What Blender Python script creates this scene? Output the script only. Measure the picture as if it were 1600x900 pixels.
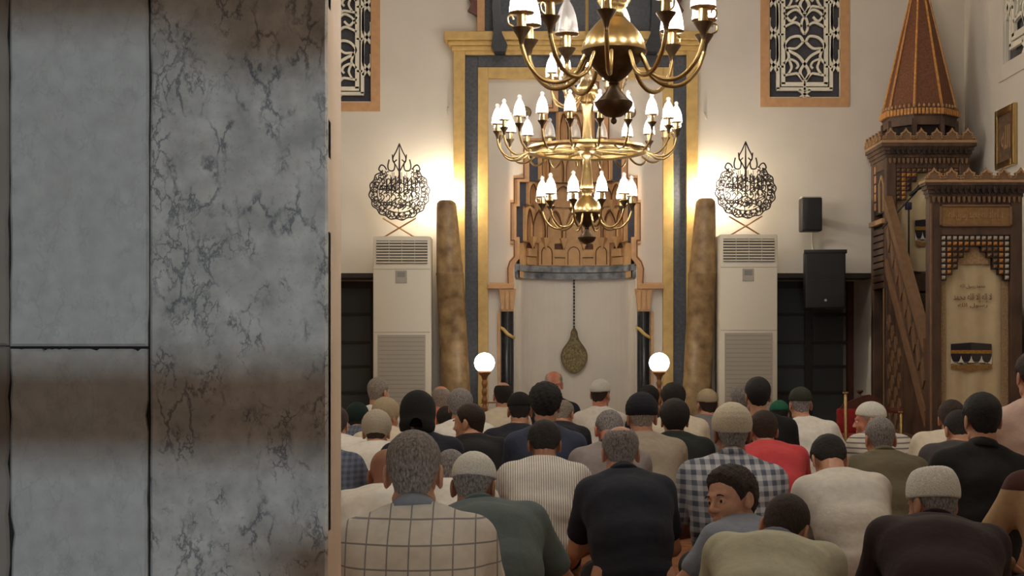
import bpy, bmesh, math, random
import numpy as np
from mathutils import Vector, Matrix, Euler

for _o in list(bpy.data.objects):
    bpy.data.objects.remove(_o)
random.seed(7)
SC = bpy.context.scene
COL = SC.collection
PI = math.pi

# ------------------------------------------------------------------ camera
F, HC, YH = 2400.0, 1.03, 565.0            # focal length (px of 1600), eye height, horizon row
cam = bpy.data.cameras.new('camera')
cam.sensor_width = 36.0
cam.lens = F * 36.0 / 1600.0
cam.shift_y = (YH - 450.0) / 1600.0
cam.clip_start = 0.05
cam.clip_end = 100
camo = bpy.data.objects.new('camera', cam)
camo.location = (0, 0, HC)
camo.rotation_euler = (PI / 2, 0, 0)
COL.objects.link(camo)
SC.camera = camo

# ------------------------------------------------------------------ world, exposure, light levels
world = bpy.data.worlds.new('night')
SC.world = world
world.use_nodes = True
world.node_tree.nodes['Background'].inputs[0].default_value = (0.35, 0.42, 0.55, 1)
world.node_tree.nodes['Background'].inputs[1].default_value = 0.05
SC.view_settings.view_transform = 'Standard'
SC.view_settings.look = 'None'
SC.view_settings.gamma = 1.0
SC.view_settings.use_curve_mapping = False
SC.view_settings.exposure = 0.12
BULB = 225.0          # chandelier bulbs
CANDLE_BULB = 900.0   # electric flames on the two great candles
GLOBE = 8.0           # white globe lamps
PORCH = 3300.0          # cool tube lamp in the porch behind the doorway
JAMB_FILL = 700.0  # added unseen lamp in the doorway, brightens the jamb edge
PORCH_FILL = 280.0          # added unseen bulb in the porch, warm fill
HALL_FILL = 48.0           # added unseen ring lamp, general fill for the hall

# ------------------------------------------------------------------ helpers
def srgb(r, g, b):
    f = lambda c: (c / 255) / 12.92 if c <= 10 else (((c / 255) + 0.055) / 1.055) ** 2.4
    return (f(r), f(g), f(b), 1.0)

def wx(px, Y=14.5):
    return (px - 800.0) * Y / F

def wz(py, Y=14.5):
    return HC - (py - YH) * Y / F

MATS = {}
def mat(name, col, rough=0.6, metal=0.0, var=0.0, scale=20.0, bump=0.0, bscale=60.0, emit=None, strength=0.0,
        spec=0.5, detail=4.0, stretch=(1, 1, 1), col2=None, sheen=0.0):
    if name in MATS:
        return MATS[name]
    m = bpy.data.materials.new(name)
    m.use_nodes = True
    nt = m.node_tree
    b = nt.nodes['Principled BSDF']
    b.inputs['Base Color'].default_value = col
    b.inputs['Roughness'].default_value = rough
    b.inputs['Metallic'].default_value = metal
    b.inputs['Specular IOR Level'].default_value = spec
    if sheen:
        b.inputs['Sheen Weight'].default_value = sheen
    if emit:
        b.inputs['Emission Color'].default_value = emit
        b.inputs['Emission Strength'].default_value = strength
    if var > 0 or bump > 0 or col2:
        tc = nt.nodes.new('ShaderNodeTexCoord')
        mp = nt.nodes.new('ShaderNodeMapping')
        mp.inputs['Scale'].default_value = stretch
        nt.links.new(tc.outputs['Object'], mp.inputs['Vector'])
    if var > 0 or col2:
        n = nt.nodes.new('ShaderNodeTexNoise')
        n.inputs['Scale'].default_value = scale
        n.inputs['Detail'].default_value = detail
        nt.links.new(mp.outputs[0], n.inputs['Vector'])
        r = nt.nodes.new('ShaderNodeValToRGB')
        r.color_ramp.elements[0].position = 0.32
        r.color_ramp.elements[1].position = 0.68
        if col2:
            r.color_ramp.elements[0].color = col2
            r.color_ramp.elements[1].color = col
        else:
            r.color_ramp.elements[0].color = tuple(c * (1 - var) for c in col[:3]) + (1,)
            r.color_ramp.elements[1].color = tuple(min(1, c * (1 + var)) for c in col[:3]) + (1,)
        nt.links.new(n.outputs['Fac'], r.inputs['Fac'])
        nt.links.new(r.outputs['Color'], b.inputs['Base Color'])
    if bump > 0:
        n2 = nt.nodes.new('ShaderNodeTexNoise')
        n2.inputs['Scale'].default_value = bscale
        n2.inputs['Detail'].default_value = 5
        nt.links.new(mp.outputs[0], n2.inputs['Vector'])
        bp = nt.nodes.new('ShaderNodeBump')
        bp.inputs['Strength'].default_value = bump
        bp.inputs['Distance'].default_value = 0.01
        nt.links.new(n2.outputs['Fac'], bp.inputs['Height'])
        nt.links.new(bp.outputs[0], b.inputs['Normal'])
    MATS[name] = m
    return m

def tex_math(nt, op, a, b=None, c=None):
    n = nt.nodes.new('ShaderNodeMath')
    n.operation = op
    for i, v in enumerate((a, b, c)):
        if v is None:
            continue
        if isinstance(v, (int, float)):
            n.inputs[i].default_value = v
        else:
            nt.links.new(v, n.inputs[i])
    return n.outputs[0]

class B:
    """collects simple shapes into one mesh"""
    def __init__(s):
        s.v, s.f = [], []
    def add(s, v, f):
        o = len(s.v)
        s.v += [tuple(p) for p in v]
        s.f += [tuple(i + o for i in q) for q in f]
        return s
    def box(s, x0, x1, y0, y1, z0, z1, c=0.0):
        if c <= 0:
            v = [(x, y, z) for x in (x0, x1) for y in (y0, y1) for z in (z0, z1)]
            f = [(0, 1, 3, 2), (4, 6, 7, 5), (0, 4, 5, 1), (2, 3, 7, 6), (0, 2, 6, 4), (1, 5, 7, 3)]
            return s.add(v, f)
        bm = bmesh.new()
        bmesh.ops.create_cube(bm, size=1.0)
        for q in bm.verts:
            q.co = Vector(((x0 + x1) / 2 + q.co.x * (x1 - x0), (y0 + y1) / 2 + q.co.y * (y1 - y0), (z0 + z1) / 2 + q.co.z * (z1 - z0)))
        bmesh.ops.bevel(bm, geom=list(bm.edges), offset=c, segments=2, affect='EDGES', profile=0.5)
        bm.verts.index_update()
        s.add([q.co[:] for q in bm.verts], [[q.index for q in f.verts] for f in bm.faces])
        bm.free()
        return s
    def lathe(s, prof, cx=0, cy=0, cz=0, seg=24, flute=0.0, nfl=12):
        o = len(s.v)
        n = len(prof)
        for i in range(seg):
            a = 2 * PI * i / seg
            k = 1 + flute * math.cos(nfl * a)
            for r, z in prof:
                s.v.append((cx + r * k * math.cos(a), cy + r * k * math.sin(a), cz + z))
        for i in range(seg):
            j = (i + 1) % seg
            for q in range(n - 1):
                s.f.append((o + i * n + q, o + j * n + q, o + j * n + q + 1, o + i * n + q + 1))
        if tuple(prof[0]) == tuple(prof[-1]):
            return s
        if prof[0][0] > 1e-5:
            s.f.append(tuple(o + i * n for i in reversed(range(seg))))
        if prof[-1][0] > 1e-5:
            s.f.append(tuple(o + i * n + n - 1 for i in range(seg)))
        return s
    def tube(s, pts, rad, seg=8, closed=False):
        pts = [Vector(p) for p in pts]
        n = len(pts)
        if not hasattr(rad, '__len__'):
            rad = [rad] * n
        o = len(s.v)
        up = Vector((0, 0, 1))
        prev = None
        for i, p in enumerate(pts):
            if closed:
                t = pts[(i + 1) % n] - pts[i - 1]
            else:
                t = pts[min(i + 1, n - 1)] - pts[max(i - 1, 0)]
            t.normalize()
            if prev is None:
                a = t.cross(up)
                if a.length < 1e-3:
                    a = t.cross(Vector((0, 1, 0)))
            else:
                a = prev - t * prev.dot(t)
            a.normalize()
            prev = a
            b = t.cross(a)
            for k in range(seg):
                q = 2 * PI * k / seg
                s.v.append(tuple(p + (a * math.cos(q) + b * math.sin(q)) * rad[i]))
        for i in range(n if closed else n - 1):
            i2 = (i + 1) % n
            for k in range(seg):
                k2 = (k + 1) % seg
                s.f.append((o + i * seg + k, o + i * seg + k2, o + i2 * seg + k2, o + i2 * seg + k))
        if not closed:
            s.f.append(tuple(o + k for k in reversed(range(seg))))
            s.f.append(tuple(o + (n - 1) * seg + k for k in range(seg)))
        return s
    def prism(s, poly, y0, y1):
        """polygon in (x, z), extruded from y0 (front) to y1"""
        n = len(poly)
        o = len(s.v)
        s.v += [(x, y0, z) for x, z in poly] + [(x, y1, z) for x, z in poly]
        s.f.append(tuple(o + i for i in range(n)))
        s.f.append(tuple(o + n + i for i in reversed(range(n))))
        for i in range(n):
            j = (i + 1) % n
            s.f.append((o + i, o + n + i, o + n + j, o + j))
        return s
    def stroke(s, pts, w, y0, y1, closed=False):
        """flat ribbon of width w along a polyline in (x, z), thick from y0 to y1"""
        n = len(pts)
        P = [Vector(p) for p in pts]
        W = w if hasattr(w, '__len__') else [w] * n
        o = len(s.v)
        for i in range(n):
            if closed:
                d0 = (P[i] - P[i - 1]); d1 = (P[(i + 1) % n] - P[i])
            else:
                d0 = P[i] - P[i - 1] if i else P[1] - P[0]
                d1 = P[i + 1] - P[i] if i < n - 1 else P[i] - P[i - 1]
            if d0.length < 1e-9: d0 = d1
            if d1.length < 1e-9: d1 = d0
            d0 = d0.normalized(); d1 = d1.normalized()
            t = d0 + d1
            t = d1 if t.length < 1e-6 else t.normalized()
            nn = Vector((-t.y, t.x))
            k = max(0.45, nn.dot(Vector((-d1.y, d1.x))))
            h = W[i] / 2 / k
            for sg in (-1, 1):
                q = P[i] + nn * h * sg
                s.v.append((q.x, y0, q.y)); s.v.append((q.x, y1, q.y))
        m = n if closed else n - 1
        for i in range(m):
            a = o + 4 * i
            b = o + 4 * ((i + 1) % n)
            s.f += [(a, a + 2, b + 2, b), (a + 1, b + 1, b + 3, a + 3), (a, b, b + 1, a + 1), (a + 2, a + 3, b + 3, b + 2)]
        if not closed:
            a = o
            s.f.append((a, a + 1, a + 3, a + 2))
            a = o + 4 * (n - 1)
            s.f.append((a, a + 2, a + 3, a + 1))
        return s
    def xf(s, M):
        s.v = [tuple(M @ Vector(p)) for p in s.v]
        return s
    def mesh(s, name, m=None, smooth=None):
        me = bpy.data.meshes.new(name)
        me.from_pydata(s.v, [], s.f)
        me.validate()
        bm = bmesh.new()
        bm.from_mesh(me)
        bmesh.ops.recalc_face_normals(bm, faces=bm.faces)
        bm.to_mesh(me)
        bm.free()
        if m:
            me.materials.append(m)
        if smooth is not None:
            me.polygons.foreach_set('use_smooth', [True] * len(me.polygons))
            if smooth < 170:
                me.set_sharp_from_angle(angle=math.radians(smooth))
        return me

def link(name, me, parent=None, loc=None, rot=None):
    o = bpy.data.objects.new(name, me)
    COL.objects.link(o)
    if parent is not None:
        o.parent = parent
    if loc is not None:
        o.location = loc
    if rot is not None:
        o.rotation_euler = rot
    return o

def tag(o, label=None, cat=None, group=None, kind=None):
    if label: o['label'] = label
    if cat: o['category'] = cat
    if group: o['group'] = group
    if kind: o['kind'] = kind
    return o

class Thing:
    """Empty at the base of a thing; parts are given in world coordinates unless local=True"""
    def __init__(s, name, label, cat, loc=(0, 0, 0), group=None, kind=None):
        s.o = link(name, None, loc=loc)
        s.o.empty_display_size = 0.1
        s.loc = Vector(loc)
        tag(s.o, label, cat, group, kind)
    def part(s, name, b, m, smooth=None, parent=None, local=False, label=None):
        if not local:
            b.v = [(x - s.loc.x, y - s.loc.y, z - s.loc.z) for x, y, z in b.v]
        o = link(name, b.mesh(name, m, smooth), parent or s.o)
        if label: o['label'] = label
        return o

def solid(name, b, m, smooth=None, base=None, **kw):
    """one-mesh thing; origin moved to base"""
    if base:
        b.v = [(x - base[0], y - base[1], z - base[2]) for x, y, z in b.v]
    o = link(name, b.mesh(name, m, smooth), loc=base)
    tag(o, **kw)
    return o

def bez(p0, p1, p2, p3, n=10):
    out = []
    for i in range(n + 1):
        t = i / n
        out.append(tuple((1 - t) ** 3 * a + 3 * (1 - t) ** 2 * t * b + 3 * (1 - t) * t * t * c + t ** 3 * d
                         for a, b, c, d in zip(p0, p1, p2, p3)))
    return out

def catmull(pts, n=6, closed=False):
    P = [np.array(p, float) for p in pts]
    N = len(P)
    out = []
    for i in range(N if closed else N - 1):
        g = lambda k: P[k % N] if closed else P[min(max(k, 0), N - 1)]
        a, b, c, d = g(i - 1), g(i), g(i + 1), g(i + 2)
        for j in range(n):
            t = j / n
            out.append(tuple(0.5 * (2 * b + (c - a) * t + (2 * a - 5 * b + 4 * c - d) * t * t + (3 * b - a - 3 * c + d) * t ** 3)))
    if not closed:
        out.append(tuple(P[-1]))
    return out

# Arabic letters joined by their presentation forms: isolated, final, initial, medial
_AR = {'ا': ('ﺍ', 'ﺎ', '', ''), 'إ': ('ﺇ', 'ﺈ', '', ''), 'ل': ('ﻝ', 'ﻞ', 'ﻟ', 'ﻠ'), 'ه': ('ﻩ', 'ﻪ', 'ﻫ', 'ﻬ'), 'م': ('ﻡ', 'ﻢ', 'ﻣ', 'ﻤ'),
       'ح': ('ﺡ', 'ﺢ', 'ﺣ', 'ﺤ'), 'د': ('ﺩ', 'ﺪ', '', ''), 'ر': ('ﺭ', 'ﺮ', '', ''), 'س': ('ﺱ', 'ﺲ', 'ﺳ', 'ﺴ'), 'و': ('ﻭ', 'ﻮ', '', ''),
       'ي': ('ﻱ', 'ﻲ', 'ﻳ', 'ﻴ'), 'ق': ('ﻕ', 'ﻖ', 'ﻗ', 'ﻘ'), 'ت': ('ﺕ', 'ﺖ', 'ﺗ', 'ﺘ'), 'أ': ('ﺃ', 'ﺄ', '', ''), 'خ': ('ﺥ', 'ﺦ', 'ﺧ', 'ﺨ'),
       'ذ': ('ﺫ', 'ﺬ', '', ''), 'ن': ('ﻥ', 'ﻦ', 'ﻧ', 'ﻨ'), 'ة': ('ﺓ', 'ﺔ', '', ''), 'ف': ('ﻑ', 'ﻒ', 'ﻓ', 'ﻔ'), 'ض': ('ﺽ', 'ﺾ', 'ﺿ', 'ﻀ'),
       'ش': ('ﺵ', 'ﺶ', 'ﺷ', 'ﺸ'), 'ع': ('ﻉ', 'ﻊ', 'ﻋ', 'ﻌ'), 'ب': ('ﺏ', 'ﺐ', 'ﺑ', 'ﺒ'), 'ى': ('ﻯ', 'ﻰ', '', '')}
def arabic(s):
    words = []
    for w in s.split():
        w = w.replace('لا', '\x01').replace('لإ', '\x02')
        g = ''
        for i, c in enumerate(w):
            joins_prev = i > 0 and (w[i - 1] in _AR and _AR[w[i - 1]][2] != '')
            if c == '\x01': g += 'ﻼ' if joins_prev else 'ﻻ'; continue
            if c == '\x02': g += 'ﻺ' if joins_prev else 'ﻹ'; continue
            f = _AR[c]
            nxt = i < len(w) - 1 and f[2] != ''
            g += f[3] if (joins_prev and nxt) else f[2] if nxt else f[1] if joins_prev else f[0]
        words.append(g[::-1])
    return ' '.join(words[::-1])

def text_shape(s, width, depth=0.002, height=None):
    """lettering as a B in the (x, z) plane, centred, front at y=-depth"""
    c = bpy.data.curves.new('lettering', 'FONT')
    c.body = s
    c.resolution_u = 3
    c.extrude = 0.5
    o = bpy.data.objects.new('lettering', c)
    COL.objects.link(o)
    me = o.evaluated_get(bpy.context.evaluated_depsgraph_get()).to_mesh()
    v = np.array([q.co[:] for q in me.vertices])
    f = [tuple(p.vertices) for p in me.polygons]
    bpy.data.objects.remove(o)
    bpy.data.curves.remove(c)
    lo, hi = v.min(0), v.max(0)
    k = width / (hi[0] - lo[0])
    kz = k if height is None else height / (hi[1] - lo[1])
    b = B()
    b.add([((x - (lo[0] + hi[0]) / 2) * k, -z * depth - depth * 0.5, (y - (lo[1] + hi[1]) / 2) * kz) for x, y, z in v], f)
    return b

# ------------------------------------------------------------------ materials of the setting
M_plaster = mat('plaster', srgb(216, 209, 198), 0.85, var=0.04, scale=2.5, bump=0.06, bscale=30)
M_ceiling = mat('ceiling_plaster', srgb(214, 205, 192), 0.9)
M_carpet = mat('carpet', srgb(158, 104, 60), 0.95, col2=srgb(112, 66, 40), scale=14, bump=0.4, bscale=220)
M_gold = mat('gold_paint', srgb(196, 163, 98), 0.5, var=0.12, scale=14, bump=0.05)
M_slate = mat('dark_slate', srgb(62, 65, 72), 0.45, var=0.35, scale=40, bump=0.05)
M_black = mat('black_marble', srgb(32, 33, 38), 0.3, var=0.4, scale=25)
M_tan = mat('tan_paint', srgb(194, 150, 106), 0.6, var=0.08, scale=18)
M_muq = mat('muqarnas_paint', srgb(196, 156, 110), 0.65, var=0.08, scale=18)
M_line = mat('brown_line', srgb(96, 58, 34), 0.7)
M_navy = mat('navy_paint', srgb(52, 52, 66), 0.6, var=0.2)
M_darkwood = mat('dark_window_wood', srgb(44, 34, 30), 0.5, var=0.25, scale=12)
M_redwood = mat('red_brown_wood', srgb(92, 48, 34), 0.5, var=0.2, scale=12)
M_nightglass = mat('night_glass', srgb(66, 70, 70), 0.45, spec=0.6)
M_brass = mat('brass', srgb(200, 172, 118), 0.28, metal=1.0, var=0.08, scale=30)
M_bronze = mat('aged_bronze', srgb(112, 94, 72), 0.4, metal=0.9, var=0.2, scale=30)
M_white = mat('cream_plastic', srgb(222, 214, 196), 0.5)
M_grey = mat('grey_plastic', srgb(176, 168, 154), 0.6, var=0.06, scale=300)
M_dark = mat('dark_plastic', srgb(30, 29, 29), 0.5)
M_cablew = mat('white_cable', srgb(205, 200, 190), 0.6)
M_rail = mat('porch_wood', srgb(90, 62, 42), 0.6, var=0.2)

def marble(name, base, vein, amount, scale, dark=.68):
    m = bpy.data.materials.new(name)
    m.use_nodes = True
    nt = m.node_tree
    b = nt.nodes['Principled BSDF']
    tc = nt.nodes.new('ShaderNodeTexCoord')
    mp = nt.nodes.new('ShaderNodeMapping')
    mp.inputs['Rotation'].default_value = (0.0, 0.7, 0.0)
    mp.inputs['Scale'].default_value = (1.0, 1.0, 0.6)
    nt.links.new(tc.outputs['Object'], mp.inputs['Vector'])
    def noise(sc, det, vec, rough=.55):
        n = nt.nodes.new('ShaderNodeTexNoise')
        n.inputs['Scale'].default_value = sc; n.inputs['Detail'].default_value = det; n.inputs['Roughness'].default_value = rough
        nt.links.new(vec, n.inputs['Vector'])
        return n
    def ramp(src, a, c, flip=False):
        q = nt.nodes.new('ShaderNodeValToRGB')
        q.color_ramp.elements[0].position = a; q.color_ramp.elements[1].position = c
        if flip:
            q.color_ramp.elements[0].color = (1, 1, 1, 1); q.color_ramp.elements[1].color = (0, 0, 0, 1)
        nt.links.new(src, q.inputs['Fac'])
        return q.outputs['Color']
    # coordinates shaken by noise, so that the cell walls of a Voronoi pattern run like broken veins
    nz = noise(scale * .9, 6, mp.outputs[0], .65)
    sub = nt.nodes.new('ShaderNodeVectorMath'); sub.operation = 'SUBTRACT'; sub.inputs[1].default_value = (.5, .5, .5)
    nt.links.new(nz.outputs['Color'], sub.inputs[0])
    scl = nt.nodes.new('ShaderNodeVectorMath'); scl.operation = 'SCALE'; scl.inputs['Scale'].default_value = 1.6 / scale
    nt.links.new(sub.outputs[0], scl.inputs[0])
    ad = nt.nodes.new('ShaderNodeVectorMath'); ad.operation = 'ADD'
    nt.links.new(mp.outputs[0], ad.inputs[0]); nt.links.new(scl.outputs[0], ad.inputs[1])
    fac = None
    for sc, wid, mk, lo in ((scale, .075, scale * .8, .48), (scale * 2.3, .10, scale * 1.0, .52)):
        vo = nt.nodes.new('ShaderNodeTexVoronoi'); vo.feature = 'DISTANCE_TO_EDGE'; vo.inputs['Scale'].default_value = sc
        nt.links.new(ad.outputs[0], vo.inputs['Vector'])
        line = ramp(vo.outputs['Distance'], 0.0, wid, True)
        mask = ramp(noise(mk, 4, mp.outputs[0]).outputs['Fac'], lo, lo + .10)
        q = tex_math(nt, 'MULTIPLY', line, mask)
        fac = q if fac is None else tex_math(nt, 'MAXIMUM', fac, q)
    speck = ramp(noise(scale * 9, 3, tc.outputs['Object']).outputs['Fac'], .60, .80)
    fac = tex_math(nt, 'MAXIMUM', tex_math(nt, 'MULTIPLY', fac, amount), tex_math(nt, 'MULTIPLY', speck, amount * .5))
    n3 = noise(scale * 1.1, 7, tc.outputs['Object'])
    mx0 = nt.nodes.new('ShaderNodeMix'); mx0.data_type = 'RGBA'
    mx0.inputs['A'].default_value = tuple(c * dark for c in base[:3]) + (1,)
    mx0.inputs['B'].default_value = tuple(min(1, c * 1.15) for c in base[:3]) + (1,)
    nt.links.new(ramp(n3.outputs['Fac'], .3, .7), mx0.inputs['Factor'])
    mx = nt.nodes.new('ShaderNodeMix'); mx.data_type = 'RGBA'
    nt.links.new(fac, mx.inputs['Factor'])
    nt.links.new(mx0.outputs['Result'], mx.inputs['A'])
    mx.inputs['B'].default_value = vein
    nt.links.new(mx.outputs['Result'], b.inputs['Base Color'])
    b.inputs['Roughness'].default_value = 0.5
    return m
M_marble_veined = marble('veined_marble', srgb(198, 200, 198), srgb(52, 60, 76), 0.75, 21.0)
M_marble_plain = marble('pale_marble', srgb(190, 195, 196), srgb(110, 118, 128), 0.22, 34.0, .92)
M_marble_edge = mat('pale_limestone', srgb(222, 204, 184), 0.6, var=0.06, scale=8)
M_marble_grey = mat('grey_limestone', srgb(150, 146, 140), 0.8, var=0.1, scale=10)
M_band = mat('grey_marble', srgb(156, 160, 164), 0.4, col2=srgb(66, 70, 80), scale=11, detail=9)
M_joint = mat('dark_joint', srgb(48, 46, 46), 0.9)

# ------------------------------------------------------------------ room shell
XL, XR, YB, YF, ZC = -3.07, 4.27, 14.5, 2.6, 7.5
CX = 0.598                                     # axis of the mihrab
TH = 0.9                                       # thickness of the qibla wall

solid('floor', B().box(-5, 6, -5, YB + TH, -0.1, 0.0), M_carpet, kind='structure', label='brown patterned carpet floor of the prayer hall')
solid('ceiling', B().box(XL - .3, XR + .3, 2.4, YB + TH, ZC, ZC + .2), M_ceiling, kind='structure', label='plain pale ceiling over the prayer hall')
solid('wall_left', B().box(XL - .3, XL, 2.6, YB + TH, 0, ZC), M_plaster, kind='structure', label='plain plastered side wall of the hall')

# window and niche openings of the qibla wall: x0, x1, z0, z1
LW = (2 * CX - 3.40, 2 * CX - 2.12, 0.35, 1.83)
RW = (2.12, 3.40, 0.35, 1.83)
UWL = (wx(455), wx(594), wz(174), 5.2)
UWR = (wx(1188), wx(1327), wz(167), 5.2)
TIERS = [  # half width (outer edge of trim), z bottom, z top : stepped outline of the muqarnas hood
    (wx(899 + 97) - wx(899), wz(433), wz(376)),
    (wx(899 + 102) - wx(899), wz(376), wz(318)),
    (wx(899 + 97) - wx(899), wz(318), wz(280)),
    (wx(899 + 82) - wx(899), wz(280), wz(222)),
    (wx(899 + 53) - wx(899), wz(222), wz(170)),
    (wx(899 + 37) - wx(899), wz(170), wz(133)),
]
NW = wx(899 + 94) - wx(899)                     # half width of the niche below the hood
TRW = 10 / 165.5                               # width of the trim
holes = [LW, RW, UWL, UWR, (CX - NW, CX + NW, 0.0, TIERS[0][1])]
for hw, z0, z1 in TIERS:
    holes.append((CX - hw + TRW * .5, CX + hw - TRW * .5, z0, z1))

def holed(x0, x1, z0, z1, holes, y):
    xs = sorted({x0, x1, *[h[0] for h in holes], *[h[1] for h in holes]})
    zs = sorted({z0, z1, *[h[2] for h in holes], *[h[3] for h in holes]})
    b = B()
    for i in range(len(xs) - 1):
        for j in range(len(zs) - 1):
            mx, mz = (xs[i] + xs[i + 1]) / 2, (zs[j] + zs[j + 1]) / 2
            if any(h[0] < mx < h[1] and h[2] < mz < h[3] for h in holes):
                continue
            b.add([(xs[i], y, zs[j]), (xs[i + 1], y, zs[j]), (xs[i + 1], y, zs[j + 1]), (xs[i], y, zs[j + 1])], [(0, 1, 2, 3)])
    return b
b = holed(XL, XR, 0, ZC, holes, YB)
for h in (LW, RW):
    for (p, q) in (((h[0], h[2]), (h[0], h[3])), ((h[1], h[2]), (h[1], h[3])), ((h[0], h[3]), (h[1], h[3])), ((h[0], h[2]), (h[1], h[2]))):
        b.add([(p[0], YB, p[1]), (q[0], YB, q[1]), (q[0], YB + TH, q[1]), (p[0], YB + TH, p[1])], [(0, 1, 2, 3)])
for h in (UWL, UWR):
    for (p, q) in (((h[0], h[2]), (h[0], h[3])), ((h[1], h[2]), (h[1], h[3])), ((h[0], h[3]), (h[1], h[3])), ((h[0], h[2]), (h[1], h[2]))):
        b.add([(p[0], YB, p[1]), (q[0], YB, q[1]), (q[0], YB + .14, q[1]), (p[0], YB + .14, p[1])], [(0, 1, 2, 3)])
b.add([(XL - .2, YB + TH, 0), (XR + .2, YB + TH, 0), (XR + .2, YB + TH, ZC), (XL - .2, YB + TH, ZC)], [(0, 1, 2, 3)])
WB = solid('wall_back', b, M_plaster, kind='structure', label='tall cream plastered wall with the prayer niche')

# niche: half elliptical cylinder below, stepped shells above
def arc_x(hw, dep, n=20):
    return [(CX - hw * math.cos(PI * i / n), YB + dep * math.sin(PI * i / n)) for i in range(n + 1)]
b = B()
A = arc_x(NW, 0.42, 28)
for i in range(len(A) - 1):
    b.add([(A[i][0], A[i][1], 0), (A[i + 1][0], A[i + 1][1], 0), (A[i + 1][0], A[i + 1][1], TIERS[0][1]), (A[i][0], A[i][1], TIERS[0][1])], [(0, 1, 2, 3)])
o = link('niche_shell', b.mesh('niche_shell', M_plaster, 180), WB)

# right wall with one high window
RWH = (12.15, 13.45, 3.47, 5.2)               # y0, y1, z0, z1
b = B()
ys = [2.4, RWH[0], RWH[1], YB + TH]; zs = [0, RWH[2], RWH[3], ZC]
for i in range(3):
    for j in range(3):
        if i == 1 and j == 1: continue
        b.box(XR, XR + .3, ys[i], ys[i + 1], zs[j], zs[j + 1])
solid('wall_right', b, M_plaster, kind='structure', label='plastered side wall behind the carved pulpit')

# ------------------------------------------------------------------ entrance wall seen from the porch, marble door jamb at its edge
def jx(px): return (px - 800) * 2.4 / F
def jz(py): return HC - (py - YH) * 2.4 / F
JR = jx(512)
b = B()
b.box(XL - .3, JR - .03, 2.43, 2.6, 0, ZC)
b.box(JR - .03, 0.98, 2.43, 2.6, 2.35, ZC)
b.box(0.98, XR + .3, 2.4, 2.6, 0, ZC)
WF = solid('wall_front', b, M_marble_grey, kind='structure', label='marble clad jamb and wall beside the open doorway')
def slab(x0, x1, z0, z1, y0, y1, m, c=0.004, wob=0.0, seed=0):
    """marble slab with slightly worn edges"""
    rnd = random.Random(seed)
    n = 40
    pts = []
    for i in range(n): pts.append((x0 + (x1 - x0) * i / n, z0))
    for i in range(n): pts.append((x1 - max(0, rnd.gauss(0, wob)), z0 + (z1 - z0) * i / n))
    for i in range(n): pts.append((x1 - (x1 - x0) * i / n, z1 - max(0, rnd.gauss(0, wob * .6))))
    for i in range(n): pts.append((x0 + max(0, rnd.gauss(0, wob)), z1 - (z1 - z0) * i / n))
    inner = [((x0 + x1) / 2 + (x - (x0 + x1) / 2) * (1 - 2 * c / (x1 - x0)), (z0 + z1) / 2 + (z - (z0 + z1) / 2) * (1 - 2 * c / (z1 - z0))) for x, z in pts]
    k = len(pts)
    bb = B()
    v = [(x, y0, z) for x, z in inner] + [(x, y0 + c, z) for x, z in pts] + [(x, y1, z) for x, z in pts]
    f = [tuple(range(k))] + [(i, k + i, k + (i + 1) % k, (i + 1) % k) for i in range(k)] + [(k + i, 2 * k + i, 2 * k + (i + 1) % k, k + (i + 1) % k) for i in range(k)]
    bb.add(v, f)
    return link('marble_slab', bb.mesh('marble_slab', m), WF)
slab(jx(14.5), jx(232), jz(541), 2.35, 2.4, 2.44, M_marble_plain, wob=0.0015, seed=1)
slab(jx(15), jx(230), 0, jz(545), 2.4, 2.44, M_marble_plain, wob=0.003, seed=2)
slab(jx(234), jx(512), 0, 2.35, 2.4, 2.44, M_marble_veined, wob=0.001, seed=3)
slab(jx(-300), jx(12), jz(540), 2.35, 2.404, 2.44, M_marble_grey, wob=0.0015, seed=4)
slab(jx(-300), jx(12), 0, jz(541), 2.407, 2.44, M_marble_grey, wob=0.0015, seed=5)
link('joint_backing', B().box(jx(-300), JR - .004, 2.412, 2.435, 0, 2.35).mesh('joint_backing', M_joint), WF)
link('jamb_edge', B().box(JR - .03, JR, 2.405, 2.592, 0, 2.36, 0.004).mesh('jamb_edge', M_marble_edge, 30), WF)

# porch behind the camera: a cool tube lamp on the far porch wall, shining past added boards that cast bands of shade
PX, PY, PZ = 0.1, -3.0, 1.2
t = Thing('tube_lamp', 'short cool white tube lamp on the porch post outside the door', 'lamp', (PX, PY, PZ - .1))
t.part('housing', B().box(PX - .09, PX + .09, PY - .09, PY - .03, PZ - .05, PZ + .05, .01), M_white)
t.part('tube', B().tube([(PX - .05, PY, PZ), (PX + .05, PY, PZ)], 0.024, 12),
       mat('cool_tube', (1, 1, 1, 1), emit=(0.76, 0.92, 1.0, 1), strength=PORCH), 60)
t.part('post', B().box(PX - .04, PX + .04, PY - .17, PY - .09, 0, PZ + .1), M_rail)
t.o.location.z = 0
for ch in t.o.children: ch.location.z += PZ - .1
sc_ = tag(link('shadow_screen', None, loc=(-.3, -.8, 0)), kind='structure', label='added unseen timber boards that shade bands on the marble jamb')  # unseen boards, placed to block the cool light in bands
def scr(n_, *a):
    bb = B().box(*a); bb.v = [(x + .3, y + .8, z) for x, y, z in bb.v]
    link(n_, bb.mesh(n_, M_rail), sc_)
scr('lower_board', -.10, 1.2, -.83, -.79, 0.0, 1.020)
scr('upper_board', -.142, 1.2, -.83, -.79, 1.319, 2.4)
scr('cross_rail', -1.0, 1.2, -.84, -.78, 1.072, 1.130)
scr('upper_rail', -1.0, -.142, -.83, -.79, 1.345, 1.40)
t = Thing('porch_fill_bulb', 'added warm fill bulb out of view in the porch', 'lamp', (1.5, -.6, 2.2))  # unseen bulb, added to warm the jamb where the cool light is blocked
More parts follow.
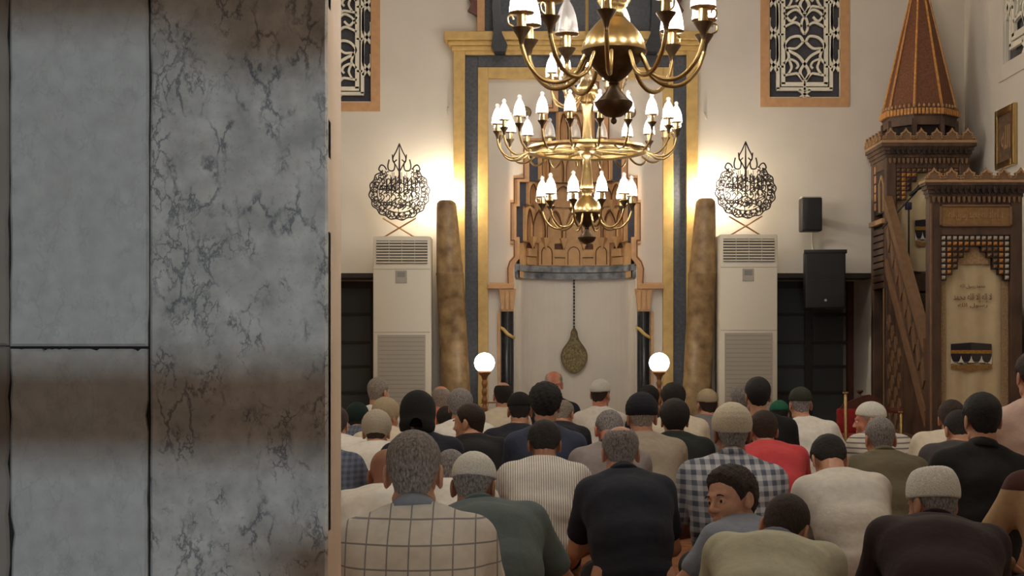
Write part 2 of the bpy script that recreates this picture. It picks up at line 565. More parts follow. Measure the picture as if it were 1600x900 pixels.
t.part('bulb', B().lathe([(.001, -.06), (.03, -.045), (.035, -.02), (.02, .02), (.014, .04)], 0, 0, 0, 14), mat('warm_fill_bulb', (1, 1, 1, 1), emit=(1, .68, .38, 1), strength=PORCH_FILL), 180, local=True)
t.part('cord', B().tube([(0, 0, .04), (0, 0, .5)], .005, 6), M_dark, local=True)
t = Thing('jamb_fill_lamp', 'added unseen fill lamp on the reveal opposite the marble jamb', 'lamp', (.98, 2.5, 1.95))  # added out of view to brighten the side of the jamb
t.part('bracket', B().tube([(0, 0, 0), (-.03, 0, .0), (-.045, 0, .03)], .008, 8), M_brass, 60, local=True)
t.part('bulb', B().lathe([(.008, 0), (.02, .015), (.025, .035), (.018, .06), (.002, .075)], -.045, 0, .03, 14), mat('jamb_fill_bulb', (1, 1, 1, 1), emit=(1, .84, .66, 1), strength=JAMB_FILL), 180, local=True)
solid('porch_ceiling', B().box(-5, 6, -5, 2.4, 2.7, 2.8), M_ceiling, kind='structure', label='plain ceiling of the porch outside the doorway')
scr('screen_post', -1.0, -.94, -.84, -.78, 0.0, 2.4)
scr('screen_post', 1.14, 1.2, -.84, -.78, 0.0, 2.4)

# ------------------------------------------------------------------ deep lower windows
for wi, h in enumerate((LW, RW)):
    W = tag(link('window_%d' % (wi + 1), None, loc=((h[0] + h[1]) / 2, YB + TH - .1, h[2])), kind='structure',
            label='deep window with dark timber frame beside ' + ('the marble jamb' if wi == 0 else 'the pulpit stair'))
    def wp(name, bb, m, sm=None):
        bb.v = [(x - W.location.x, y - W.location.y, z - W.location.z) for x, y, z in bb.v]
        return link(name, bb.mesh(name, m, sm), W)
    y = YB + TH - .12
    fr = 0.06
    wp('window_frame', B().box(h[0], h[0] + fr, y, y + .08, h[2], h[3]), M_redwood)
    wp('window_frame', B().box(h[1] - fr, h[1], y, y + .08, h[2], h[3]), M_redwood)
    wp('window_frame', B().box(h[0] + fr, h[1] - fr, y, y + .08, h[3] - .07, h[3]), M_darkwood)
    wp('window_frame', B().box(h[0] + fr, h[1] - fr, y, y + .08, h[2], h[2] + .08), M_darkwood)
    n = 3
    wdt = (h[1] - h[0] - 2 * fr) / n
    for i in range(1, n):
        wp('mullion', B().box(h[0] + fr + i * wdt - .04, h[0] + fr + i * wdt + .04, y + .005, y + .06, h[2] + .08, h[3] - .07, .004), M_darkwood)
    for k, zz in enumerate((0.72, 0.98, 1.22, 1.50)):
        wp('glazing_bar', B().box(h[0] + fr, h[1] - fr, y + .012, y + .05, zz - .014, zz + .014), M_darkwood)
    for i in range(n):
        wp('pane', B().box(h[0] + fr + i * wdt + .04, h[0] + fr + (i + 1) * wdt - .04, y + .03, y + .036, h[2] + .08, h[3] - .07), M_nightglass)
    wp('lintel', B().box(h[0] - .05, h[1] + .02, YB - .012, YB + .35, h[3] - .012, h[3] + .035, .004), M_darkwood)

# ------------------------------------------------------------------ high windows with pierced plaster lattice
M_lattice = mat('plaster_lattice', srgb(232, 226, 208), 0.8)
M_glassdark = mat('dark_lattice_glass', srgb(66, 66, 74), 0.25, var=0.2, scale=60)
def lattice(h, wid):
    """plaster lattice, local x from -wid/2 to wid/2, z from 0 to h"""
    u = wid / 635.0
    b = B()
    Y0, Y1 = -0.03, 0.0
    st = lambda pts, w: b.stroke([(x * u, z * u) for x, z in pts], w * 1.2 * u, Y0, Y1)
    top = h / u
    for sx in (-1, 1):
        st([(sx * 255, 66), (sx * 255, top)], 9)
        st([(sx * 190, 128), (sx * 190, top)], 20)
        st([(sx * 153, 163), (sx * 153, top)], 24)
        z = 300
        while z < top + 100:
            st([(sx * 250, z - 42), (sx * 195, z + 42)], 18)
            st([(sx * 250, z + 42), (sx * 195, z - 42)], 18)
            st(catmull([(sx * 250, z + 42), (sx * 252, z + 75), (sx * 250, z + 110)], 4), 14)
            st(catmull([(sx * 196, z + 42), (sx * 194, z + 75), (sx * 196, z + 188)], 4), 14)
            st([(sx * 190, z - 12), (sx * 150, z - 12)], 12)
            z += 230
    st([(-200, 128), (200, 128)], 20)
    st([(-165, 163), (165, 163)], 24)
    st([(-255, 66), (255, 66)], 9)
    for sx in (-1, 1):
        st([(sx * 40, 62), (0 - sx * 40, 122)], 16)
    st([(0, 120), (0, 170)], 12)
    z = 175
    while z < top:
        for sx in (-1, 1):
            st(catmull([(0, z), (sx * 45, z + 60), (sx * 85, z + 62), (sx * 150, z + 50)], 5), 13)
            st(catmull([(sx * 8, z + 20), (sx * 32, z + 75), (sx * 2, z + 130), (-sx * 45, z + 190), (-sx * 130, z + 235)], 6), 16)
            st(catmull([(sx * 130, z + 235), (sx * 142, z + 270), (sx * 100, z + 320), (sx * 35, z + 330), (sx * 8, z + 290)], 6), 14)
            st(catmull([(sx * 118, z + 60), (sx * 92, z + 110), (sx * 108, z + 165), (sx * 62, z + 150), (sx * 45, z + 120), (sx * 60, z + 100)], 5), 12)
            st(catmull([(sx * 148, z + 135), (sx * 112, z + 180), (sx * 122, z + 240), (sx * 60, z + 245), (sx * 10, z + 290)], 5), 13)
            st(catmull([(0, z + 345), (sx * 22, z + 385), (sx * 18, z + 440), (sx * 2, z + 470)], 5), 13)
            st(catmull([(sx * 20, z + 400), (sx * 70, z + 430), (sx * 148, z + 395)], 5), 13)
            st(catmull([(sx * 60, z + 470), (sx * 100, z + 440), (sx * 150, z + 500)], 5), 13)
            st(catmull([(0, z + 470), (sx * 55, z + 520), (sx * 110, z + 500), (sx * 145, z + 450)], 5), 13)
        z += 480
    return b
def high_window(n, loc, rotz, wid, h, label, plain=False):
    W = tag(link('window_%d' % n, None, loc=loc, rot=(0, 0, rotz)), kind='structure', label=label)
    fr = 65 / 635 * wid
    mt = M_plaster if plain else M_tan
    def wp(name, bb, m):
        return link(name, bb.mesh(name, m), W)
    wp('window_frame', B().box(-wid / 2, -wid / 2 + fr, -.012, .06, 0, h), mt)
    wp('window_frame', B().box(wid / 2 - fr, wid / 2, -.012, .06, 0, h), mt)
    wp('window_frame', B().box(-wid / 2 + fr, wid / 2 - fr, -.012, .06, 0, fr), mt)
    wp('lattice', lattice(h, wid).xf(Matrix.Translation((0, .035, 0))), M_lattice)
    wp('pane', B().box(-wid / 2 + fr, wid / 2 - fr, .05, .058, fr, h), M_glassdark)
high_window(3, ((UWL[0] + UWL[1]) / 2, YB, UWL[2]), 0, UWL[1] - UWL[0], UWL[3] - UWL[2], 'high lattice window in tan frame beside the marble jamb')
high_window(4, ((UWR[0] + UWR[1]) / 2, YB, UWR[2]), 0, UWR[1] - UWR[0], UWR[3] - UWR[2], 'high lattice window in tan frame above the loudspeakers')
high_window(5, (XR, (RWH[0] + RWH[1]) / 2, RWH[2]), -PI / 2, RWH[1] - RWH[0], RWH[3] - RWH[2], 'high plaster lattice window on the side wall above the pulpit', True)

# ------------------------------------------------------------------ mihrab
MI = Thing('prayer_niche', 'painted prayer niche with gold and black frame and stepped hood', 'niche', (CX, YB, 0))
def hb(x0, x1, z0, z1, y0, y1, c=0.004): return B().box(x0, x1, YB - y0, YB - y1, z0, z1, c)
pxm = lambda p: wx(899 + p) - wx(899)
# nested door-like frames: outer gold, black, inner gold (each as two jambs and a head)
for nm, a, bb_, top, m, dp in (('gold_frame', 190, 172, 80, M_gold, .09), ('black_frame', 172, 152, 87, M_slate, .045), ('inner_gold_frame', 152, 136, 107, M_gold, .07)):
    x1, x0 = pxm(a), pxm(bb_)
    zt = wz(top); wd = x1 - x0
    for sx in (-1, 1):
        xa, xb = sorted((CX + sx * x0, CX + sx * x1))
        MI.part(nm, hb(xa, xb, 0, zt, dp, -.01), m)
    hh = {'gold_frame': wz(80) - wz(88), 'black_frame': wz(88) - wz(107), 'inner_gold_frame': wz(107) - wz(124)}[nm]
    MI.part(nm, hb(CX - x0, CX + x0, zt - hh, zt, dp, -.01), m)
# cornice in three steps
for (p, t0, t1, dp) in ((193, 75, 82, .12), (198, 68, 75, .15), (204, 55, 68, .19)):
    MI.part('cornice', hb(CX - pxm(p), CX + pxm(p), wz(t1), wz(t0), dp, -.01, .008), M_gold)
# dark tapering consoles over the cornice and slate board above
for sx in (-1, 1):
    xa, xb = CX + sx * pxm(899 - 768), CX + sx * pxm(899 - 793)
    MI.part('console', B().prism([(xa - sx * .01, wz(20)), (xa - sx * .02, wz(60)), (xa, wz(80)), (xa + sx * -.03, wz(88)), (xb + sx * .02, wz(88)), (xb, wz(78)), (xb + sx * .05, wz(60)), (xb + sx * .06, wz(20)), (xb + sx * .06, wz(-80)), (xa - sx * .01, wz(-80))], YB - .24, YB - .05), M_black)
    x0, x1 = sorted((CX + sx * pxm(899 - 746), CX + sx * pxm(899 - 758)))
    MI.part('upper_frame', hb(x0, x1, wz(55), 5.3, .12, -.01), M_tan)
    q = CX + sx * pxm(899 - 746)
    MI.part('crest_bracket', B().prism([(q, wz(28)), (q + sx * .04, wz(24)), (q + sx * .09, wz(20)), (q + sx * .05, wz(8)), (q + sx * .10, wz(-4)), (q + sx * .06, wz(-30)), (q, wz(-40))], YB - .09, YB - .02), M_redwood)
MI.part('slate_board', hb(CX - pxm(141), CX + pxm(141), wz(55), 5.3, .05, -.01), M_slate)
MI.part('upper_frame', hb(CX - pxm(153), CX + pxm(153), 5.3, 5.38, .12, -.01), M_tan)

# stepped trim of the hood, both sides, as an outline ribbon that runs down to the capitals
pts = []
out = [(37, 133), (37, 170), (53, 170), (53, 222), (82, 222), (82, 280), (97, 280), (97, 318), (102, 318), (102, 376), (97, 376), (97, 402),
       (101, 410), (104, 420), (103, 447), (136, 447)]
out = [(0, 120), (14, 128)] + [(a - 5 if i < 12 else a - 2, c) for i, (a, c) in enumerate(out)]
for sx in (-1, 1):
    MI.part('hood_trim', B().stroke([(CX + sx * pxm(a), wz(c)) for a, c in out], TRW, YB - .05, YB + .015), M_tan)
    MI.part('trim_bead', B().stroke([(CX + sx * pxm(a + (3.5 if i > 1 else 0)), wz(c - (3 if i in (2,) else 0))) for i, (a, c) in enumerate(out[:-1])], .009, YB - .056, YB - .04), M_line)
# navy field just inside the trim
for hw, z0, z1 in TIERS:
    pass
b = B()
SH = []                                        # inner half width, depth of each tier shell
for i, (hw, z0, z1) in enumerate(TIERS):
    inn = hw - TRW - pxm(10 if 0 < i else 0) - (pxm(4) if i in (3, 4) else 0)
    SH.append((inn, 0.42 * inn / NW + .02))
for i, (hw, z0, z1) in enumerate(TIERS):
    inn = SH[i][0]
    for sx in (-1, 1):
        xa, xb = sorted((CX + sx * inn, CX + sx * (hw - TRW * .3)))
        if i: MI.part('navy_field', B().box(xa, xb, YB + .006, YB + .02, z0, z1), M_navy)
    # ledge closing the step to the next tier
    nx = SH[i + 1][0] if i < len(TIERS) - 1 else 0.0
    MI.part('hood_ledge', B().box(CX - hw + TRW * .4, CX + hw - TRW * .4, YB + .012, YB + .03, z1 - .05, z1 + .012) if i == len(TIERS) - 1 else
            B().box(CX - inn, CX - nx, YB + .008, YB + .03, z1 - .02, z1 + .004).box(CX + nx, CX + inn, YB + .008, YB + .03, z1 - .02, z1 + .004), M_navy)

def cell(w, h, dp, kind):
    """muqarnas cell: plate with a pointed arch cut through, local x, z from 0, front at y=-dp"""
    b = B()
    t = w * 0.11
    n = 8
    spring = h * (0.45 if kind == 'tall' else 0.35)
    iw = w / 2 - t
    rise = h - spring - t
    arch = []
    for i in range(n + 1):
        a = i / n
        arch.append((-iw * math.cos(a * PI / 2) ** 0.8 if a < 1 else 0.0, spring + rise * math.sin(a * PI / 2) ** (0.9 if kind == 'tall' else 1.3)))
    left = [(-iw, 0)] + arch
    rim = [(-w / 2, 0)] + [(-w / 2, spring + (h - spring) * i / n * 0.999) for i in range(n)] + [(0, h)]
    for sx in (-1, 1):
        v, f = [], []
        m = len(left)
        for yy in (-dp, 0.0):
            v += [(sx * -x, yy, z) for x, z in left] + [(sx * -x, yy, z) for x, z in rim]
        for i in range(m - 1):
            f.append((i, i + 1, m + i + 1, m + i))
            f.append((i, 2 * m + i, 2 * m + i + 1, i + 1))
            f.append((m + i, m + i + 1, 3 * m + i + 1, 3 * m + i))
        b.add(v, f)
    return b
def hood_shell(i):
    inn, dep = SH[i]
    _, z0, z1 = TIERS[i]
    b = B()
    A = arc_x(inn, dep, 24)
    up = SH[i + 1] if i < len(TIERS) - 1 else (0.02, 0.02)
    A2 = arc_x(up[0], up[1], 24)
    for k in range(24):
        b.add([(A[k][0], A[k][1], z0), (A[k + 1][0], A[k + 1][1], z0), (A[k + 1][0], A[k + 1][1], z1), (A[k][0], A[k][1], z1)], [(0, 1, 2, 3)])
        b.add([(A[k][0], A[k][1], z1), (A[k + 1][0], A[k + 1][1], z1), (A2[k + 1][0], A2[k + 1][1], z1), (A2[k][0], A2[k][1], z1)], [(0, 1, 2, 3)])
    return b
for i in range(len(TIERS)):
    MI.part('hood_shell', hood_shell(i), M_muq, 60)

def on_shell(i, phi, b, z):
    inn, dep = SH[i]
    x, y = CX + inn * math.sin(phi), YB + dep * math.cos(phi)
    nx, ny = math.sin(phi) / inn, math.cos(phi) / dep
    ang = math.atan2(-nx, ny)
    return b.xf(Matrix.Translation((x, y, z)) @ Matrix.Rotation(ang, 4, 'Z'))
# lowest row: arched panels alternating with stacked blocks
z0, z1 = wz(412), wz(376)
inn = SH[0][0]
for k in range(7):
    xs = [-78, -52, -26.5, 0, 26.5, 52, 78][k] / 94.0
    ph = math.asin(max(-.97, min(.97, xs * .98)))
    if k % 2 == 1:
        h = z1 - z0
        w = .168
        pl = B().prism([(-w / 2, 0), (w / 2, 0), (w / 2, h), (-w / 2, h)], -.05, .02)
        MI.part('arched_panel', on_shell(0, ph, pl, z0), M_muq)
        ar = [(-w * .34, .01)] + [(-w * .34 * math.cos(a * PI / 10), h * .55 + h * .3 * math.sin(a * PI / 10)) for a in range(11)] + [(w * .34, .01)]
        MI.part('arch_line', on_shell(0, ph, B().stroke(ar, .008, -.056, -.045), z0), M_line)
    else:
        w = .12 if k in (0, 6) else .135
        for q in range(2):
            h = (z1 - z0) * .38
            MI.part('stacked_block', on_shell(0, ph, B().box(-w / 2, w / 2, -.03 - .015 * q, .02, 0, h - .006, .006), z0 + q * h), M_muq)
        MI.part('block_hood', on_shell(0, ph, B().prism([(-w / 2, 0), (w / 2, 0), (w * .3, .045), (-w * .3, .045)], -.01, .02), z0 + 2 * (z1 - z0) * .38), M_line)
# upper rows of pointed cells that hang over each other
for i, ncell in ((1, 7), (2, 6), (3, 5), (4, 3), (5, 1)):
    inn, dep = SH[i]
    _, za, zb = TIERS[i]
    span = PI * .94
    for k in range(ncell):
        ph = (-0.5 + (k + .5) / ncell) * span
        w = 2 * inn * 1.02 * math.sin(span / ncell / 2) * (1.0 if ncell > 1 else .6)
        MI.part('muqarnas_cell', on_shell(i, ph, cell(w * .98, zb - za - .01, .05, 'hang'), za), M_muq)
        ar = [(w * .36 * s_, zz) for s_, zz in ((-1, .0), (-1, (zb - za) * .45), (-.55, (zb - za) * .72), (0, (zb - za) * .86), (.55, (zb - za) * .72), (1, (zb - za) * .45), (1, .0))]
        MI.part('arch_line', on_shell(i, ph, B().stroke(catmull(ar, 3), .008, -.056, -.046), za), M_line)
        if i in (1, 2):
            ph2 = (-0.5 + k / ncell) * span
            if k:
                MI.part('pendant', on_shell(i, ph2, B().add([(-.035, -.07, .05), (.035, -.07, .05), (.035, .0, .05), (-.035, .0, .05), (0, -.04, -.07)], [(0, 1, 2, 3), (0, 4, 1), (1, 4, 2), (2, 4, 3), (3, 4, 0)]), za), M_muq)
# grey marble band, laid as blocks
A = [(CX - (NW + .005) * math.cos(PI * q / 40), YB + .40 * math.sin(PI * q / 40)) for q in range(41)]
zl, zu = wz(434), wz(412)
for q in range(10):
    for r_ in range(2):
        b = B()
        za = zl + r_ * (zu - zl) / 2 + .003; zb = zl + (r_ + 1) * (zu - zl) / 2 - .003
        seg = A[4 * q:4 * q + 5]
        cx_, cy_ = CX, YB - .1
        v = []
        for x, y in seg:
            d = Vector((cx_ - x, cy_ - y)).normalized()
            e = .05 if r_ else .035
            v += [(x, y, za), (x + d.x * e, y + d.y * e, za), (x + d.x * e, y + d.y * e, zb), (x, y, zb)]
        f = [(0, 1, 2, 3), (16, 19, 18, 17)]
        for s_ in range(4):
            a = 4 * s_
            f += [(a + 1, a + 5, a + 6, a + 2), (a + 2, a + 6, a + 7, a + 3), (a, a + 4, a + 5, a + 1)]
        b.add(v, f)
        MI.part('marble_block', b, M_band)
# capitals, colonettes
for sx in (-1, 1):
    xc = CX + sx * pxm(106)
    MI.part('capital', B().prism([(xc - .058, wz(487)), (xc + .058, wz(487)), (xc + .06, wz(478)), (xc + .072, wz(462)), (xc + .082, wz(452)), (xc - .082, wz(452)), (xc - .072, wz(462)), (xc - .06, wz(478))], YB - .085, YB + .02), M_tan)
    for q in range(3):
        MI.part('capital_leaf', B().prism([(xc - .06 + q * .045, wz(484)), (xc - .035 + q * .045, wz(484)), (xc - .03 + q * .045, wz(460)), (xc - .0475 + q * .045, wz(453)), (xc - .065 + q * .045, wz(460))], YB - .105, YB - .06), M_muq)
    MI.part('capital_shelf', hb(*sorted((CX + sx * pxm(96), CX + sx * pxm(137))), wz(452), wz(444), .1, -.01), M_tan)
    MI.part('colonette', B().lathe([(.058, 0), (.06, .1), (.058, wz(487))], xc, YB - .02, 0, 20), M_black, 40)
    z_ = wz(522)
    MI.part('colonette_stripe', B().tube([(xc - .062, YB - .03, z_ + .06), (xc - .04, YB - .075, z_ + .045), (xc, YB - .085, z_), (xc + .04, YB - .075, z_ - .025), (xc + .062, YB - .03, z_ - .035)], .016, 6), M_gold, 60)
    MI.part('colonette_fillet', hb(*sorted((CX + sx * pxm(117), CX + sx * pxm(121.5))), 0, wz(487), .05, -.01), M_tan)
# painted lamp drop on the niche, with its chain
NY = YB + .40
zx = lambda p: wx(p, NY); zz = lambda p: wz(p, NY)
drop = catmull([(897, 513), (901, 519), (902, 525), (905, 533), (914, 546), (917, 558), (913, 571), (905, 580), (897, 583), (889, 580), (881, 571), (877, 558), (880, 546), (889, 533), (892, 525), (893, 519)], 3, True)
M_drop = mat('drop_mosaic', srgb(150, 132, 84), 0.6, col2=srgb(66, 58, 42), scale=70, detail=6)
MI.part('lamp_drop', B().prism([(zx(a), zz(c)) for a, c in drop], NY - .02, NY + .03), M_drop)
MI.part('lamp_drop_rim', B().stroke([(zx(a), zz(c)) for a, c in drop], .012, NY - .028, NY, True), mat('drop_rim', srgb(104, 84, 48), .6))
yb = 436
while yb < 512:
    MI.part('chain_link', B().box(zx(897) - .007, zx(897) + .007, NY - .012, NY + .02, zz(yb + 3.6), zz(yb)), M_joint)
    yb += 5.2

for px_, lb in ((821, 'small round olive medallion on the niche panel, jamb side'), (984, 'small round olive medallion on the niche panel, pulpit side')):
    t = Thing('wall_medallion', lb, 'medallion', (wx(px_), YB, wz(176)), 'round medallions on the niche panel')
    t.part('disc', B().lathe([(.0005, 0), (.045, .0), (.052, .008), (.052, .02)], 0, 0, 0, 24).xf(Matrix.Rotation(PI / 2, 4, 'X') @ Matrix.Translation((0, 0, .0))), M_drop, local=True)
    t.part('rim', B().tube([(.052 * math.cos(a), -.016, .052 * math.sin(a)) for a in np.linspace(0, 2 * PI, 25)[:-1]], .006, 6, True), M_redwood, 60, local=True)

# ------------------------------------------------------------------ great wax candles with electric flames
M_wax = mat('aged_wax', srgb(166, 138, 98), 0.45, col2=srgb(108, 82, 52), scale=9, bump=0.15, bscale=25, detail=7)
M_flame = mat('electric_flame', (1, 1, 1, 1), emit=(1.0, 0.86, 0.64, 1), strength=CANDLE_BULB)
for sx, nm in ((-1, 'beside the marble jamb side air conditioner'), (1, 'beside the loudspeaker side air conditioner')):
    Yc = 14.235
    if sx < 0: xt, xb, zt = wx(697, Yc), wx(719, Yc), wz(312, Yc)
    else: xt, xb, zt = wx(1103, Yc), wx(1083, Yc), wz(309, Yc)
    t = Thing('great_candle', 'tall leaning brown wax candle ' + nm, 'candle', (xb, Yc, 0), 'great candles flanking the prayer niche')
    prof = [(.142, 0.0), (.142, .35), (.138, .36), (.134, .8), (.128, wz(431, Yc)), (.131, wz(430, Yc)), (.131, wz(427, Yc)), (.124, wz(426, Yc)), (.094, zt - .07), (.09, zt - .035), (.065, zt - .008), (.03, zt)]
    b = B().lathe(prof, 0, 0, 0, 28)
    b.v = [(x + (xt - xb) * z / zt, y, z) for x, y, z in b.v]
    t.part('wax_column', b, M_wax, 50, local=True)
    dx = xt - xb
    t.part('lamp_socket', B().lathe([(.016, 0), (.018, .03), (.012, .04)], dx, .07, zt - .02, 12), M_brass, 40, local=True)
    t.part('flame_bulb', B().lathe([(.008, 0), (.020, .018), (.024, .036), (.018, .06), (.008, .085), (.001, .1)], dx, .07, zt + .015, 14), M_flame, 180, local=True)

# ------------------------------------------------------------------ air conditioners
def aircon(px0, px1, ptop, label):
    Yf = 14.0
    x0, x1, zt = wx(px0, Yf), wx(px1, Yf), wz(ptop, Yf)
    t = Thing('air_conditioner', label, 'air conditioner', ((x0 + x1) / 2, Yf + .2, 0), 'floor standing air conditioners')
    s = 1 / 171.4
    t.part('cabinet', B().box(x0, x1, Yf, Yf + .36, 0.0, zt, .012), M_white, 40)
    gx0, gx1 = x0 + 5 * s, x1 - 5 * s
    gz1, gz0 = zt - 7 * s, zt - 43 * s
    t.part('grille_recess', B().box(gx0, gx1, Yf - .004, Yf + .01, gz0, gz1), M_dark)
    n = 8
    for i in range(n):
        z = gz0 + (gz1 - gz0) * (i + .5) / n
        b = B().box(gx0, gx1, -.012, .006, -.006, .006, .002).xf(Matrix.Translation((0, Yf - .008, z)) @ Matrix.Rotation(.5, 4, 'X'))
        t.part('grille_slat', b, M_white)
    for i in range(3):
        xx = gx0 + (gx1 - gx0) * (i + 1) / 4
        t.part('grille_rib', B().box(xx - .002, xx + .002, Yf - .01, Yf, gz0, gz1), M_white)
    cx = (x0 + x1) / 2 - 1.0 * s
    t.part('panel_seam', B().box(x0 + .005, x1 - .005, Yf - .002, Yf + .002, zt - 52 * s, zt - 51 * s), M_grey)
    t.part('control_panel', B().box(cx - 9 * s, cx + 9 * s, Yf - .008, Yf, zt - 73 * s, zt - 53.5 * s, .003), M_grey)
    t.part('display', B().box(cx - 6 * s, cx + 6 * s, Yf - .011, Yf, zt - 64 * s, zt - 56 * s), mat('lcd_grey', srgb(140, 142, 136), .3))
    t.part('panel_seam', B().box(x0 + .005, x1 - .005, Yf - .002, Yf + .002, zt - 150.5 * s, zt - 149.5 * s), M_grey)
    iz = zt - 154 * s
    t.part('intake_grille', B().box(x0 + 7 * s, x1 - 8 * s, Yf - .006, Yf, .25, iz, .003), M_grey)
    for i in range(26):
        z = .28 + (iz - .31) * i / 25
        t.part('intake_slit', B().box(x0 + 9 * s, x1 - 10 * s, Yf - .0075, Yf - .005, z, z + .006), mat('slit_grey', srgb(150, 143, 131), .7))
    t.part('plinth', B().box(x0 - .005, x1 + .005, Yf - .01, Yf + .36, 0, .08, .004), M_grey)
aircon(583, 673, 369, 'cream floor standing air conditioner nearer the marble jamb')
aircon(1125, 1215, 366, 'cream floor standing air conditioner nearer the loudspeakers')

# ------------------------------------------------------------------ calligraphy ornaments standing on the air conditioners
M_iron = mat('dark_brown_metal', srgb(48, 36, 34), 0.7)
M_stick = mat('gilt_wood', srgb(176, 132, 86), 0.5)
def calligraphy(pc, ptop_ac, label):
    Yf = 14.18
    s = Yf / F
    x0 = wx(pc, Yf)
    t = Thing('calligraphy_ornament', label, 'ornament', (x0, Yf, wz(ptop_ac, 14.0) + .002), 'calligraphy ornaments on the air conditioners')
    zb = t.loc.z
    # pixel frame of the emblem: origin at the spire axis, base at row 369
    q = lambda a, c: (a * s, (369 - c) * s * .99)
    b = B()
    st = lambda pts, w, cl=False: b.stroke([q(*p) for p in pts], [k_ * s for k_ in w] if isinstance(w, list) else w * s, -.006, .006, cl)
    ring = []
    for i in range(96):
        a = 2 * PI * i / 96
        if math.sin(a) > .86: continue
        ring.append((a, 46.5 + 1.3 * math.sin(a * 16), 42.5 + 1.3 * math.sin(a * 16)))
    ring = ring[19:] + ring[:19] if False else ring
    st0 = [(rx * math.cos(a), 298 - ry * math.sin(a)) for a, rx, ry in ring]
    k = next(i for i in range(len(ring) - 1) if ring[i + 1][0] - ring[i][0] > .2)
    st0 = st0[k + 1:] + st0[:k + 1]
    st(st0, 1.9)
    inner = [(34.5 * math.cos(a), 298 - 31.5 * math.sin(a)) for a in np.linspace(PI * .68, PI * 2.32, 60)]
    st(inner, 1.2)
    for i in range(44):                          # letters between the two rings
        a = PI * .72 + (PI * 1.56) * i / 43
        r0, r1 = .76, .98
        da = .07 * (1 if i % 2 else -1)
        p = [(45 * r0 * math.cos(a), 298 - 41 * r0 * math.sin(a)), (45 * .88 * math.cos(a + da), 298 - 41 * .88 * math.sin(a + da)),
             (45 * .93 * math.cos(a + .09), 298 - 41 * .93 * math.sin(a + .09)), (45 * r1 * math.cos(a - da * .3), 298 - 41 * r1 * math.sin(a - da * .3))]
        st(catmull(p, 3), 1.5)
    # spire: tall upright with flanking loops
    st([(0, 220), (0, 262), (0, 306)], [1.0, 3.0, 2.0])
    for sx in (-1, 1):
        st(catmull([(0, 221), (sx * 5, 233), (sx * 10, 243), (sx * 9, 250), (sx * 4, 246)], 4), 1.8)
        st(catmull([(sx * 11, 238), (sx * 10, 247), (sx * 5, 256), (sx * 1, 264)], 4), 1.7)
        st(catmull([(sx * 16, 246), (sx * 18, 256), (sx * 16, 263), (sx * 9, 263), (sx * 7, 254), (sx * 10, 248)], 4), 2.0)
        st(catmull([(sx * 20, 262), (sx * 24, 256), (sx * 29, 255), (sx * 32, 262), (sx * 26, 266)], 4), 2.0)
    emb = t.part('emblem', b, M_iron, local=True)
    lines = [('الله لا إله إلا هو', 279, 56, 26), ('الحي القيوم', 292, 64, 26), ('لا تأخذه سنة', 306, 64, 26), ('ولا نوم له ما', 319, 52, 20)]
    for txt, row, wd, ht in lines:
        g = text_shape(arabic(txt), wd * s, .008, ht * s)
        zc = q(0, row)[1]
        g.v = [(x, y + .004, z + zc) for x, y, z in g.v]
        t.part('lettering', g, M_iron, parent=emb, local=True)['kind'] = 'stuff'
    rc = random.Random(5)
    cur = B()
    sk = lambda pts, w: cur.stroke([q(*p) for p in pts], w * s, -.007, .005)
    for row, amp in ((284, 3), (297, -4), (309, 4), (321, -3)):      # long sweeping strokes
        hw = 33 * math.sqrt(max(.1, 1 - ((row - 298) / 36) ** 2))
        sk(catmull([(-hw, row + amp), (-hw * .5, row + 2.5 * amp * .5), (0, row - amp * .6), (hw * .4, row + amp), (hw, row - amp)], 5), 1.7)
        for k_ in range(7):
            xx = -hw + 2 * hw * (k_ + .5) / 7
            sk(catmull([(xx - 3, row - 4 + rc.uniform(-2, 2)), (xx, row - 8), (xx + 3.4, row - 4), (xx + 1, row + 1), (xx - 2.5, row + 3)], 3), 1.5)
    for k_ in range(64):                                              # small letters packed in the border
        a = PI * .66 + PI * 1.68 * (k_ + rc.uniform(-.3, .3)) / 63
        rr_ = .84 + .11 * (k_ % 2)
        cx_, cy_ = 45 * rr_ * math.cos(a), 298 - 41.5 * rr_ * math.sin(a)
        a2 = rc.uniform(0, 6.3)
        sk([(cx_ + 3.1 * math.cos(a2 + w_) * (1 - w_ * .08), cy_ + 3.1 * math.sin(a2 + w_) * (1 - w_ * .08)) for w_ in np.linspace(0, 4.2, 8)], 1.25)
    t.part('flourishes', cur, M_iron, parent=emb, local=True)['kind'] = 'stuff'
    for i, xx in enumerate((-20, -13, -6, 7, 13, 19, 25)):
        bb = B().stroke([q(xx, 270 + abs(xx) * .35), q(xx + .6, 300 + 6 * (i % 2))], [2.6 * s, 1.6 * s], -.007, .005)
        t.part('tall_letter', bb, M_iron, parent=emb, local=True)
    for sx in (-1, 1):
        p0 = (sx * 26 * s, (1 - sx) * .004, (369 - 338) * s * .98)
        p1 = (-sx * 24 * s, (1 - sx) * .004, .004)
        t.part('crossed_stick', B().tube([p0, p1], .008, 6), M_stick, 60, local=True)
    t.part('foot_bar', B().box(-33 * s, 33 * s, -.02, .03, 0, .008), M_iron, local=True)
calligraphy(624, 369, 'round openwork calligraphy ornament nearer the marble jamb')
calligraphy(1165, 366, 'round openwork calligraphy ornament nearer the loudspeakers')

